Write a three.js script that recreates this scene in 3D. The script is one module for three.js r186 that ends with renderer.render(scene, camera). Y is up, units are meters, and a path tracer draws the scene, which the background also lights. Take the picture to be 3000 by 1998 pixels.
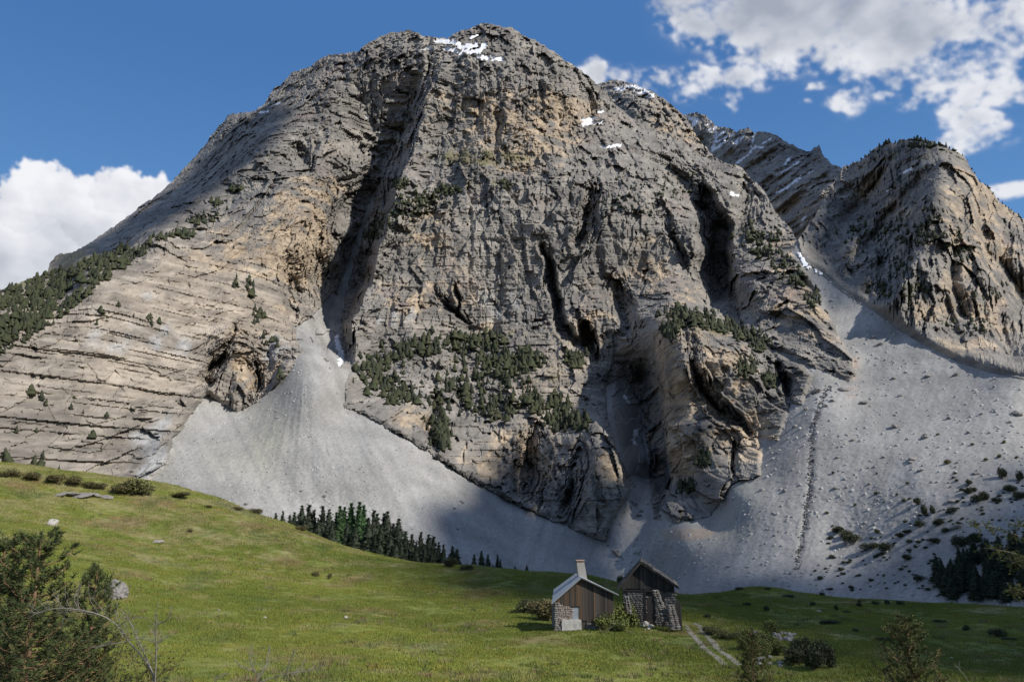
import * as THREE from 'three';
import { mergeGeometries } from 'three/addons/utils/BufferGeometryUtils.js';

// ------------------------------------------------------------------ camera, sky, sun, exposure
const scene = new THREE.Scene();
const EYE = new THREE.Vector3(0, 14.5, 0);                 // the viewer stands on a bank above the meadow (meadow about y = 0)
const F = 2354, CX = 1500, CY = 999, PITCH = 12 * Math.PI / 180, cp = Math.cos(PITCH), sp = Math.sin(PITCH);
const camera = new THREE.PerspectiveCamera(2 * Math.atan(999 / F) * 180 / Math.PI, 3000 / 1998, 0.5, 20000);
camera.position.copy(EYE);
camera.lookAt(0, EYE.y + sp, -cp);
const renderer = new THREE.WebGLRenderer({ antialias: true });
renderer.setSize(1024, 681);
renderer.toneMapping = THREE.LinearToneMapping;
renderer.toneMappingExposure = 1.0;
renderer.shadowMap.enabled = true;
const SUN = new THREE.Vector3(0.67, 0.63, 0.37).normalize();   // from the right, slightly behind the viewer
const sun = new THREE.DirectionalLight(new THREE.Color().setRGB(1, 0.955, 0.88), 5.0);
sun.position.copy(SUN).multiplyScalar(3500); sun.target.position.set(0, 200, -800);
sun.position.add(sun.target.position);
sun.castShadow = true; sun.shadow.radius = 1.5;
sun.shadow.mapSize.set(4096, 4096);
Object.assign(sun.shadow.camera, { left: -1800, right: 1800, top: 1800, bottom: -1800, near: 10, far: 9000 });
scene.add(sun, sun.target);

// ------------------------------------------------------------------ numbers
function rng(seed) { let s = seed >>> 0; return () => { s = (s + 0x6D2B79F5) | 0; let t = Math.imul(s ^ (s >>> 15), 1 | s); t = (t + Math.imul(t ^ (t >>> 7), 61 | t)) ^ t; return ((t ^ (t >>> 14)) >>> 0) / 4294967296; }; }
const PERM = new Uint8Array(512);
{ const r = rng(7), p = [...Array(256).keys()]; for (let i = 255; i > 0; i--) { const j = Math.floor(r() * (i + 1)); [p[i], p[j]] = [p[j], p[i]]; } for (let i = 0; i < 512; i++) PERM[i] = p[i & 255]; }
const grad = (h, x, y, z) => { h &= 15; const u = h < 8 ? x : y, v = h < 4 ? y : (h === 12 || h === 14 ? x : z); return ((h & 1) ? -u : u) + ((h & 2) ? -v : v); };
function noise(x, y, z = 0) {
  const X0 = Math.floor(x), Y0 = Math.floor(y), Z0 = Math.floor(z); x -= X0; y -= Y0; z -= Z0;
  const X = X0 & 255, Y = Y0 & 255, Z = Z0 & 255;
  const u = x * x * x * (x * (x * 6 - 15) + 10), v = y * y * y * (y * (y * 6 - 15) + 10), w = z * z * z * (z * (z * 6 - 15) + 10);
  const A = PERM[X] + Y, AA = PERM[A] + Z, AB = PERM[A + 1] + Z, B = PERM[X + 1] + Y, BA = PERM[B] + Z, BB = PERM[B + 1] + Z;
  const l = (a, b, t) => a + (b - a) * t;
  return l(l(l(grad(PERM[AA], x, y, z), grad(PERM[BA], x - 1, y, z), u), l(grad(PERM[AB], x, y - 1, z), grad(PERM[BB], x - 1, y - 1, z), u), v),
    l(l(grad(PERM[AA + 1], x, y, z - 1), grad(PERM[BA + 1], x - 1, y, z - 1), u), l(grad(PERM[AB + 1], x, y - 1, z - 1), grad(PERM[BB + 1], x - 1, y - 1, z - 1), u), v), w);
}
function fbm(x, y, z, n) { let s = 0, a = 0.5; for (let i = 0; i < n; i++) { s += a * noise(x, y, z); x = x * 2.03 + 17.1; y = y * 2.03 + 5.7; z = z * 2.03 + 9.3; a *= 0.5; } return s; }
const ridge = (x, y, z) => 1 - 2 * Math.abs(noise(x, y, z));                       // sharp crests, -1 .. 1
function worley(x, y, z) {                                                          // F1, F2 and a hash of the nearest cell
  const X = Math.floor(x), Y = Math.floor(y), Z = Math.floor(z); let f1 = 9, f2 = 9, id = 0;
  for (let k = -1; k < 2; k++) for (let j = -1; j < 2; j++) for (let i = -1; i < 2; i++) {
    const h = PERM[(PERM[(PERM[(X + i) & 255] + Y + j) & 255] + Z + k) & 255];
    const dx = X + i + PERM[h] / 255 - x, dy = Y + j + PERM[h + 1] / 255 - y, dz = Z + k + PERM[h + 2] / 255 - z, d = dx * dx + dy * dy + dz * dz;
    if (d < f1) { f2 = f1; f1 = d; id = h; } else if (d < f2) f2 = d;
  }
  return [Math.sqrt(f1), Math.sqrt(f2), PERM[id + 3] / 255];
}
const sat = x => x < 0 ? 0 : x > 1 ? 1 : x, ss = (a, b, x) => { x = sat((x - a) / (b - a)); return x * x * (3 - 2 * x); }, mix = (a, b, t) => a + (b - a) * t;
const mix3 = (a, b, t) => [mix(a[0], b[0], t), mix(a[1], b[1], t), mix(a[2], b[2], t)];
// bearings surveyed from the viewpoint: (px, py) names a line of sight in the photograph's 3000 x 1998 frame, z the distance along the view axis in metres
function sight(px, py) { const a = (px - CX) / F, b = (CY - py) / F; return [a, b * cp + sp, -(cp - b * sp)]; }
function at(px, py, z) { const [x, y, w] = sight(px, py); return new THREE.Vector3(EYE.x + x * z, EYE.y + y * z, EYE.z + w * z); }
function bearing(p) { const y = p.y - EYE.y, w = -(p.z - EYE.z), x = p.x - EYE.x; const z = w * cp + y * sp, b = (y * cp - w * sp) / z; return [CX + x / z * F, CY - b * F, z]; }
function lineY(pts) { return x => { if (x <= pts[0][0]) return pts[0][1]; for (let i = 1; i < pts.length; i++) if (x <= pts[i][0]) { const [a, b] = pts[i - 1], [c, d] = pts[i]; return b + (d - b) * (x - a) / (c - a || 1); } return pts[pts.length - 1][1]; }; }
function segDist(x, y, a, b) { const dx = b[0] - a[0], dy = b[1] - a[1]; let t = ((x - a[0]) * dx + (y - a[1]) * dy) / (dx * dx + dy * dy || 1); t = sat(t); const ex = x - a[0] - t * dx, ey = y - a[1] - t * dy; return [Math.hypot(ex, ey), t, dx * ey - dy * ex]; }
function polyDist(x, y, P) {                                // signed distance to a closed outline, negative inside
  let d = 1e9, inside = false;
  for (let i = 0, j = P.length - 1; i < P.length; j = i++) {
    const a = P[i], b = P[j]; d = Math.min(d, segDist(x, y, a, b)[0]);
    if ((a[1] > y) !== (b[1] > y) && x < (b[0] - a[0]) * (y - a[1]) / (b[1] - a[1]) + a[0]) inside = !inside;
  }
  return inside ? -d : d;
}
function spline2(pts, s = 1000) {                            // thin-plate spline through [x, y, value]
  const n = pts.length, N = n + 3, M = Array.from({ length: N }, () => new Float64Array(N + 1));
  const U = r2 => r2 < 1e-12 ? 0 : r2 * Math.log(r2), P = pts.map(p => [p[0] / s, p[1] / s]);
  for (let i = 0; i < n; i++) {
    for (let j = 0; j < n; j++) M[i][j] = U((P[i][0] - P[j][0]) ** 2 + (P[i][1] - P[j][1]) ** 2);
    M[i][i] += 1e-5;
    M[i][n] = M[n][i] = 1; M[i][n + 1] = M[n + 1][i] = P[i][0]; M[i][n + 2] = M[n + 2][i] = P[i][1]; M[i][N] = pts[i][2];
  }
  for (let c = 0; c < N; c++) {
    let b = c; for (let r = c + 1; r < N; r++) if (Math.abs(M[r][c]) > Math.abs(M[b][c])) b = r;
    [M[c], M[b]] = [M[b], M[c]];
    for (let r = 0; r < N; r++) if (r !== c) { const k = M[r][c] / M[c][c]; if (k) for (let q = c; q <= N; q++) M[r][q] -= k * M[c][q]; }
  }
  const w = M.map((row, i) => row[N] / row[i]);
  return (x, y) => { x /= s; y /= s; let v = w[n] + w[n + 1] * x + w[n + 2] * y; for (let i = 0; i < n; i++) v += w[i] * U((x - P[i][0]) ** 2 + (y - P[i][1]) ** 2); return v; };
}
function cached(f, x0, y0, x1, y1, step) {                   // the same function read from a table
  const nx = Math.ceil((x1 - x0) / step) + 2, ny = Math.ceil((y1 - y0) / step) + 2, T = new Float64Array(nx * ny);
  for (let j = 0; j < ny; j++) for (let i = 0; i < nx; i++) T[j * nx + i] = f(x0 + i * step, y0 + j * step);
  return (x, y) => { x = Math.min(nx - 2, Math.max(0, (x - x0) / step)); y = Math.min(ny - 2, Math.max(0, (y - y0) / step)); const i = Math.min(nx - 2, Math.floor(x)), j = Math.min(ny - 2, Math.floor(y)), u = x - i, v = y - j, k = j * nx + i; return mix(mix(T[k], T[k + 1], u), mix(T[k + nx], T[k + nx + 1], u), v); };
}
function shadows(o) { o.traverse(m => { if (m.isMesh) { m.castShadow = m.receiveShadow = true; } }); return o; }
function tag(o, label, category, group, kind) { if (label) o.userData.label = label; if (category) o.userData.category = category; if (group) o.userData.group = group; if (kind) o.userData.kind = kind; return shadows(o); }
const used = {};
function numbered(n) { const k = used[n] = (used[n] ?? -1) + 1; return k ? n + '_' + String(k).padStart(3, '0') : n; }
function structure(o, name, label) { o.name = numbered(name); o.userData.kind = 'structure'; o.userData.label = label; scene.add(o); return shadows(o); }
const mat = (r, g, b, rough = 0.9, extra = {}) => new THREE.MeshStandardMaterial({ color: new THREE.Color().setRGB(r, g, b), roughness: rough, ...extra });
const vmat = (rough = 0.95) => new THREE.MeshStandardMaterial({ vertexColors: true, roughness: rough });
// ------------------------------------------------------------------ sky: blue air, a cumulus on the left, broken cloud on the right
{
  const W = 4096, H = 2048, data = new Float32Array(W * H * 4);
  const azel = (px, py) => { const [x, y, z] = sight(px, py); return [Math.atan2(x, -z) * 180 / Math.PI, Math.atan2(y, Math.hypot(x, z)) * 180 / Math.PI]; };
  const blobs = (list) => list.map(([px, py, rx, ry, k = 1]) => { const [a, e] = azel(px, py); return [a, e, rx / 41, ry / 41, k]; });
  // heaped cumulus on the left: rounded heads
  const heap = blobs([[70, 625, 85, 125], [130, 585, 95, 105], [190, 590, 75, 100], [240, 660, 120, 130], [335, 585, 90, 90], [405, 590, 80, 85], [465, 610, 90, 90], [540, 640, 100, 90], [330, 700, 170, 150], [130, 770, 220, 170], [40, 770, 120, 190], [-90, 790, 140, 130], [430, 720, 200, 140], [300, 800, 300, 140], [60, 870, 300, 120]]);
  // flat broken cloud on the right
  const sheet = blobs([[2110, 40, 150, 70, .95], [2300, 40, 200, 100, 1.1], [2480, 40, 200, 110, 1.1], [2640, 90, 160, 110, 1.05], [2230, 130, 100, 50, .75], [2560, 170, 80, 50, .7], [1990, 10, 80, 34, .9], [2860, 20, 150, 60, .7], [2740, 130, 100, 70, .8], [2640, 210, 30, 36, .8], [2900, 150, 90, 60, .75], [2820, 205, 70, 40, .85], [2740, 240, 60, 26, .7],
    [1745, 212, 50, 26, 1.0], [1830, 225, 70, 24, .6], [1920, 235, 90, 36, .72], [2050, 245, 100, 44, .75], [2180, 225, 90, 36, .72], [2290, 190, 50, 36, .6], [2150, 290, 26, 28, .55], [2480, 295, 46, 32, .66], [2590, 278, 34, 16, .55], [2680, 305, 36, 16, .45], [2850, 262, 110, 22, .75], [2970, 268, 80, 26, .85], [2815, 310, 50, 34, .9], [2855, 355, 56, 34, .9], [2870, 405, 75, 26, .95], [2800, 415, 50, 14, .6], [2960, 560, 60, 18, .7], [2360, 300, 14, 10, .5], [2400, 240, 30, 12, .5], [2970, 70, 60, 60, .6]]);
  const lin = c => { c /= 255; return c <= 0.04045 ? c / 12.92 : ((c + 0.055) / 1.055) ** 2.4; };
  const L3 = (r, g, b) => [lin(r), lin(g), lin(b)];
  const zen = L3(58, 103, 164), mid = L3(73, 119, 178), low = L3(98, 147, 203), hor = L3(160, 186, 215);
  for (let j = 0; j < H; j++) {
    const E = (j + 0.5) / H * 180 - 90;                     // row 0 is the bottom
    let base = E > 32 ? mix3(mid, zen, ss(32, 60, E)) : E > 14 ? mix3(low, mid, ss(14, 32, E)) : mix3(hor, low, ss(-2, 14, E));
    if (E < 0) base = [0.16, 0.15, 0.12];
    for (let i = 0; i < W; i++) {
      const k = (j * W + i) * 4;
      let c = base;
      const A0 = (i + 0.5) / W * 360 - 180;                 // u = 0.5 looks towards +x in three.js's equirectangular reading
      let A = A0 + 90; if (A > 180) A -= 360;               // 0 is the view direction (-z), positive to the right
      if (E > 2) {
        const inView = A > -50 && A < 50 && E < 50;
        // generic scattered cloud everywhere else
        let dens = 0, lit = 1, grey = 0;
        if (inView) {
          if (A < -14 && E < 27) {
            const wx = A + 0.7 * fbm(A * 0.55, E * 0.55, 3.3, 5) * 2, wy = E + 0.7 * fbm(A * 0.55 + 40, E * 0.55, 8.1, 5) * 2;
            let f = -9, gx = 0; for (const [a, e, rx, ry] of heap) { const d = 1 - Math.hypot((wx - a) / rx, (wy - e) / ry); if (d > f) { f = d; gx = (wx - a) / rx * 0.4 + (wy - e) / ry; } }
            const edge = f + 0.30 * fbm(A * 1.7, E * 1.7, 1.7, 5);
            const h = ss(0.0, 0.16, edge) * ss(8, 12, E);
            if (h > 0) { const shade = sat(0.70 + 0.20 * gx + 0.75 * fbm(A * 0.35, E * 0.5, 5, 5) + (E - 18.5) * 0.085); dens = h; grey = 1 - shade; lit = 1; }
          }
          if (A > -2) {
            const wx = A + 1.5 * fbm(A * 0.45, E * 0.6, 13.3, 6), wy = E + 0.9 * fbm(A * 0.30 + 40, E * 0.45, 18.1, 6);
            let f = 0; for (const [a, e, rx, ry, s] of sheet) { const q = ((wx - a) / rx) ** 2 + ((wy - e) / ry) ** 2; if (q < 4) f = Math.max(f, s * Math.exp(-q * q * 0.55)) + 0.12 * s * Math.exp(-q); }
            const n = fbm(A * 0.5 + 3 + 0.35 * E, E * 0.75 - 0.2 * A, 4.4, 8), wisp = fbm(A * 1.7 + E, E * 1.7 - A * .4, 9, 5);
            const q = f + (n * 1.7 + wisp * 0.8) * ss(0.04, 0.4, f) * (1 - 0.55 * ss(0.9, 1.3, f)), h = ss(-0.02, 1.2, q);
            if (h > dens) { dens = Math.pow(h, 1.05) * 0.93; grey = sat((f - 0.8) * 0.8 + (E - 28) * 0.05 + 0.9 * fbm(A * 0.3, E * 0.5, 21, 5) + 0.16); lit = 0.93; }
          }
        }
        const out = inView ? sat(Math.max(Math.abs(A) - 42, E - 42) / 8) : 1;
        if (out > 0) {
          const g = fbm(A * 0.09, E * 0.13, 31, 6) + 0.09, h = ss(0.1, 0.3, g + 0.4 * fbm(A * .4, E * .6, 11, 4)) * out * ss(4, 14, E);
          if (h > dens) { dens = h * 0.92; grey = sat(g * 1.8); lit = 0.93; }
        }
        if (dens > 0) { const cl = mix3([0.90, 0.91, 0.95], [0.42, 0.46, 0.54], grey).map(v => v * lit); c = mix3(base, cl, dens); }
      }
      data[k] = c[0]; data[k + 1] = c[1]; data[k + 2] = c[2]; data[k + 3] = 1;
    }
  }
  const t = new THREE.DataTexture(data, W, H, THREE.RGBAFormat, THREE.FloatType);
  t.mapping = THREE.EquirectangularReflectionMapping; t.magFilter = t.minFilter = THREE.LinearFilter; t.colorSpace = THREE.LinearSRGBColorSpace; t.needsUpdate = true;
  scene.background = t; scene.environment = t;
}
// ------------------------------------------------------------------ the mountains
// One relief: a grid of surveyed lines of sight, each with a distance, then moved in space by rock noise.
function relief(o) {
  const { x0, x1, y1, step } = o, nx = Math.round((x1 - x0) / step) + 1;
  const top = new Float64Array(nx); let ymin = 1e9;
  for (let i = 0; i < nx; i++) { top[i] = o.top(x0 + i * step); ymin = Math.min(ymin, top[i]); }
  const BACK = 7, ny = Math.ceil((y1 - ymin) / step) + BACK + 2, n = nx * ny;
  const pos = new Float32Array(n * 3), col = new Float32Array(n * 3), reg = new Uint8Array(n), ok = new Uint8Array(n), rows = new Int32Array(nx);
  const P = [0, 0, 0];
  for (let i = 0; i < nx; i++) {
    const px = x0 + i * step, last = Math.ceil((y1 - top[i]) / step); rows[i] = last;
    for (let j = 0; j < Math.min(ny, last + BACK); j++) {
      const k = i * ny + j, py = Math.max(top[i], y1 - j * step), d = sight(px, py), z = o.z(px, py), over = Math.max(0, j - last);
      P[0] = EYE.x + d[0] * z; P[1] = EYE.y + d[1] * z; P[2] = EYE.z + d[2] * z;
      if (over) { const s = z / 60 * over; P[0] += d[0] * s; P[2] -= s; P[1] -= s * (0.4 + 0.1 * over); }   // the far side falls away behind the crest
      pos[k * 3] = P[0]; pos[k * 3 + 1] = P[1]; pos[k * 3 + 2] = P[2]; ok[k] = 1; reg[k] = o.region(px, py);
    }
  }
  // normals of the smooth relief, then displacement along them
  const out = pos.slice();
  const info = {};
  for (let i = 0; i < nx; i++) for (let j = 0; j < ny; j++) {
    const k = i * ny + j; if (!ok[k]) continue;
    const a = i > 1 && ok[k - 2 * ny] ? k - 2 * ny : k, b = i < nx - 2 && ok[k + 2 * ny] ? k + 2 * ny : k, c = j > 1 ? k - 2 : k, e = j < ny - 2 && ok[k + 2] ? k + 2 : k;
    const ux = pos[b * 3] - pos[a * 3], uy = pos[b * 3 + 1] - pos[a * 3 + 1], uz = pos[b * 3 + 2] - pos[a * 3 + 2], vx = pos[e * 3] - pos[c * 3], vy = pos[e * 3 + 1] - pos[c * 3 + 1], vz = pos[e * 3 + 2] - pos[c * 3 + 2];
    let X = uy * vz - uz * vy, Y = uz * vx - ux * vz, Z = ux * vy - uy * vx; const l = Math.hypot(X, Y, Z) || 1; X /= l; Y /= l; Z /= l;
    const px = x0 + i * step, py = Math.max(top[i], y1 - j * step);
    info.ny = Y; info.nx = X; { const vx = pos[k * 3] - EYE.x, vy = pos[k * 3 + 1] - EYE.y, vz = pos[k * 3 + 2] - EYE.z; info.face = Math.abs(X * vx + Y * vy + Z * vz) / Math.hypot(vx, vy, vz); }
    const m = o.bump(pos[k * 3], pos[k * 3 + 1], pos[k * 3 + 2], px, py, reg[k], info);
    const hx = EYE.x - pos[k * 3], hy = EYE.y - pos[k * 3 + 1], hz = EYE.z - pos[k * 3 + 2], vl = m / Math.hypot(hx, hy, hz) / Math.max(0.55, info.face);   // rock stands out of the slope towards the valley
    out[k * 3] += hx * vl; out[k * 3 + 1] += hy * vl; out[k * 3 + 2] += hz * vl;
    const q = o.color(pos[k * 3], pos[k * 3 + 1], pos[k * 3 + 2], px, py, reg[k], info);
    col[k * 3] = q[0]; col[k * 3 + 1] = q[1]; col[k * 3 + 2] = q[2];
  }
  const faces = o.names.map(() => []);
  for (let i = 0; i < nx - 1; i++) for (let j = 0; j < ny - 1; j++) {
    const a = i * ny + j, b = a + ny, c = b + 1, d = a + 1; if (!(ok[a] && ok[b] && ok[c] && ok[d])) continue;
    faces[reg[a]].push(a, b, c, a, c, d);
  }
  o.names.forEach((nm, r) => {
    if (!faces[r].length || !nm) return;
    const map = new Int32Array(n).fill(-1), p = [], cc = [], idx = new Uint32Array(faces[r].length); let c = 0;
    for (let f = 0; f < idx.length; f++) { const v = faces[r][f]; if (map[v] < 0) { map[v] = c++; p.push(out[v * 3], out[v * 3 + 1], out[v * 3 + 2]); cc.push(col[v * 3], col[v * 3 + 1], col[v * 3 + 2]); } idx[f] = map[v]; }
    const g = new THREE.BufferGeometry(); g.setAttribute('position', new THREE.Float32BufferAttribute(p, 3)); g.setAttribute('color', new THREE.Float32BufferAttribute(cc, 3)); g.setIndex(new THREE.BufferAttribute(idx, 1));
    if (o.smooth && o.smooth[r]) g.computeVertexNormals();
    structure(new THREE.Mesh(g, o.mats[r]), nm[0], nm[1]);
  });
  return { spot(px, py) { const i = Math.max(0, Math.min(nx - 1, Math.round((px - x0) / step))), j = Math.max(0, Math.min(rows[i], Math.round((y1 - py) / step))), k = (i * ny + j) * 3; return new THREE.Vector3(out[k], out[k + 1], out[k + 2]); } };
}
const blobSum = (L, x, y) => { let s = 0; for (const [a, b, rx, ry, k] of L) { const q = ((x - a) / rx) ** 2 + ((y - b) / ry) ** 2; if (q < 4) s += k * Math.exp(-q); } return s; };
function grooves(L) {   // each: depth in metres, half-widths to the left and right of the line, points [px, py, scale]
  const G = L.map(([depth, wl, wr, pts]) => ({ depth, wl, wr, pts, x0: Math.min(...pts.map(p => p[0])) - wl * 3, x1: Math.max(...pts.map(p => p[0])) + wr * 3, y0: Math.min(...pts.map(p => p[1])) - 3 * Math.max(wl, wr), y1: Math.max(...pts.map(p => p[1])) + 3 * Math.max(wl, wr) }));
  return (x, y) => {
    let s = 0;
    for (const g of G) {
      if (x < g.x0 || x > g.x1 || y < g.y0 || y > g.y1) continue;
      let best = 1e9, side = 0, sc = 1;
      for (let i = 1; i < g.pts.length; i++) { const a = g.pts[i - 1], b = g.pts[i], [d, t, cr] = segDist(x, y, a, b); if (d < best) { best = d; side = cr; sc = mix(a[2] ?? 1, b[2] ?? 1, t); } }
      const w = (side > 0 ? g.wl : g.wr) * (0.5 + 0.5 * sc), q = best / w;         // lines run downwards, so a positive cross product is the left side
      if (q < 2) s += g.depth * sc * (side <= 0 && g.depth > 65 ? sat(1 - (q - 0.75) / 0.45) : 0.75 * sat(1 - q / 1.55) + 0.25 * Math.exp(-q * q * 2));
    }
    return s;
  };
}

// ---- outlines
const SCREE_L = [[888, 1027], [918, 1034], [959, 1052], [995, 1078], [1046, 1080], [1022, 1100], [1010, 1130], [1010, 1195], [1060, 1212], [1115, 1242], [1247, 1317], [1344, 1386], [1425, 1431], [1476, 1460], [1574, 1506], [1712, 1563], [1769, 1586], [1838, 1650], [1880, 1840], [300, 1840], [380, 1450], [439, 1414], [485, 1358], [510, 1287], [561, 1210], [607, 1154], [650, 1182], [694, 1210], [765, 1167], [837, 1103], [867, 1047]];
const SCREE_R = [[2333, 700], [2352, 750], [2400, 788], [2470, 848], [2560, 903], [2640, 962], [2700, 1000], [2810, 1055], [2900, 1083], [3000, 1103], [3180, 1165], [3180, 1840], [1880, 1840], [1838, 1650], [1769, 1586], [1775, 1560], [1827, 1477], [1858, 1424], [1905, 1440], [1913, 1521], [1983, 1529], [2079, 1514], [2117, 1470], [2146, 1412], [2228, 1395], [2234, 1330], [2225, 1280], [2280, 1292], [2306, 1220], [2320, 1185], [2350, 1190], [2385, 1100], [2330, 1050], [2240, 1010], [2150, 968], [2118, 905], [2150, 940], [2200, 975], [2280, 1035], [2370, 1070], [2430, 1096], [2490, 1118], [2510, 1100], [2500, 1060], [2470, 1000], [2430, 930], [2400, 880], [2368, 800], [2322, 745]];
const COULOIR = [[1090, 560], [1060, 640], [1020, 760], [985, 850], [900, 935], [860, 960], [880, 1020], [905, 1035], [960, 1055], [995, 1080], [1012, 1060], [1000, 980], [1005, 900], [1030, 800], [1075, 650], [1100, 580]];
const GORGE = [[1775, 1130], [1830, 1100], [1880, 1180], [1900, 1300], [1905, 1440], [1858, 1424], [1810, 1320], [1780, 1230]];
const mainTop0 = lineY([[-200, 905], [-100, 885], [0, 848], [70, 822], [135, 800], [143, 770], [160, 750], [210, 735], [290, 690], [400, 610], [470, 560], [530, 500], [560, 470], [600, 420], [640, 370], [668, 337], [700, 328], [740, 325], [775, 303], [800, 262], [850, 212], [900, 195], [960, 165], [1000, 155], [1050, 150], [1090, 115], [1140, 95], [1200, 93], [1250, 105], [1310, 110], [1350, 85], [1400, 72], [1440, 67], [1490, 77], [1569, 115], [1649, 166], [1718, 212], [1753, 247], [1804, 304], [1862, 352], [1919, 380], [1980, 408], [2060, 458], [2110, 474], [2175, 487], [2204, 520], [2244, 565], [2273, 620], [2325, 680], [2336, 705], [2352, 750], [2400, 788], [2470, 848], [2560, 903], [2640, 962], [2700, 1000], [2810, 1055], [2900, 1083], [3000, 1103], [3180, 1165]]);
const jag = (x, amp, seed) => amp * (0.9 * noise(x / 55, seed) + 0.7 * Math.abs(noise(x / 24, seed + 3)) + 0.5 * noise(x / 9, seed + 5));
const mainTop = x => mainTop0(x) + (x > 2340 ? 0 : x < 140 ? jag(x, 3, 1.5) : jag(x, 9, 2.5));
const zPts = [
  // scree on the left, its foot in the hidden gorge
  [905, 1035, 545], [700, 1205, 500], [600, 1160, 500], [439, 1420, 392], [560, 1430, 385], [740, 1560, 352], [900, 1300, 440], [950, 1150, 492], [1000, 1600, 362], [1010, 1195, 520], [1100, 1300, 455], [1115, 1242, 500], [1247, 1317, 492], [1344, 1386, 486], [1476, 1460, 500], [1574, 1506, 491], [1712, 1563, 466], [1769, 1586, 450], [1838, 1650, 425], [1400, 1600, 385], [1250, 1450, 425], [1600, 1600, 430], [700, 1400, 405], [1500, 1800, 330], [900, 1800, 290], [400, 1700, 300],
  // scree on the right
  [2336, 715, 745], [2400, 800, 672], [2470, 860, 618], [2420, 900, 610], [2700, 1005, 505], [2850, 1068, 448], [3000, 1110, 398], [3150, 1170, 400], [2510, 1110, 480], [2600, 1150, 450], [2350, 1080, 500], [2400, 1200, 440], [2150, 955, 660], [2120, 905, 720], [2300, 1350, 405], [2150, 1450, 400], [2000, 1560, 395], [1850, 1500, 470], [1800, 1580, 442], [2200, 1700, 315], [2700, 1750, 255], [3000, 1770, 225], [3000, 1450, 295], [2700, 1400, 335], [2500, 1600, 320], [1900, 1680, 408], [2100, 1800, 290], [2900, 1800, 230],
  // left wall
  [-150, 1400, 310], [0, 1400, 335], [200, 1420, 365], [0, 1100, 395], [-150, 1100, 370], [400, 1250, 430], [400, 1100, 460], [200, 1000, 445], [0, 860, 470], [-150, 900, 430], [250, 780, 560], [450, 700, 660], [400, 850, 535], [550, 900, 560], [600, 1000, 545], [700, 1000, 570], [700, 850, 625], [620, 720, 690], [820, 880, 680], [760, 1100, 548],
  [150, 770, 740], [300, 690, 830], [470, 565, 1040], [560, 620, 830], [680, 335, 1380], [620, 480, 1120], [800, 268, 1500], [900, 420, 1120], [800, 560, 860], [870, 620, 800], [900, 750, 745], [700, 560, 900], [1000, 300, 1280], [1050, 155, 1440], [1200, 98, 1480], [1440, 72, 1440], [1000, 600, 960], [960, 800, 770], [1050, 450, 1180], [1120, 320, 1300],
  // central buttress
  [1250, 300, 1240], [1400, 250, 1200], [1400, 400, 1110], [1150, 600, 930], [1250, 560, 960], [1400, 520, 950], [1150, 700, 830], [1150, 800, 790], [1080, 900, 720], [1060, 1050, 650], [1250, 700, 825], [1400, 700, 830], [1400, 850, 795], [1250, 900, 750], [1400, 940, 775], [1200, 1000, 690], [1060, 1170, 560], [1350, 1100, 680], [1200, 1180, 590], [1500, 1100, 670], [1350, 1280, 560], [1550, 1250, 590], [1500, 1380, 552], [1600, 1400, 530], [1650, 1450, 503], [1700, 1540, 474], [1810, 1420, 478], [1800, 1330, 508], [1830, 1470, 464], [1760, 1250, 560], [1680, 1250, 590], [1600, 1000, 720], [1700, 1100, 680],
  [1600, 850, 800], [1700, 900, 770], [1600, 700, 850], [1700, 560, 950], [1800, 950, 740], [1900, 850, 780], [1800, 700, 860], [2000, 700, 870], [2060, 800, 820], [1950, 560, 1000], [1700, 400, 1200], [1700, 215, 1380], [1600, 200, 1320], [1862, 360, 1440], [1850, 450, 1150], [2060, 470, 1250], [2175, 495, 1180], [2100, 600, 960], [2200, 620, 960], [2273, 630, 960], [2325, 690, 840], [2230, 740, 790], [2200, 850, 690], [2300, 850, 660], [2380, 900, 600], [2400, 1000, 545], [2300, 980, 580], [2480, 1095, 488], [2110, 870, 770], [2120, 720, 850],
  // gorge, tower and fin beside it
  [1790, 1150, 690], [1850, 1150, 690], [1850, 1300, 610], [1870, 1420, 525], [1930, 950, 610], [2030, 930, 600], [2150, 990, 570], [2230, 1050, 530], [1918, 1100, 650], [1918, 1250, 605], [1925, 1380, 545], [1958, 1100, 545], [2050, 1150, 510], [2180, 1150, 490], [2250, 1260, 462], [2050, 1300, 475], [1960, 1300, 495], [1960, 1480, 455], [2080, 1480, 440], [2190, 1350, 445], [2330, 1120, 495],
];
const zSpline = spline2(zPts.map(([x, y, z]) => [x, y, 1000 / (z < 780 ? z : 780 + (z - 780) * mix(0.85, 0.52, ss(450, 950, x)))]));
const zBase = cached((x, y) => 1000 / Math.max(0.45, zSpline(x, y)), -200, 40, 3200, 1860, 6);
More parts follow.
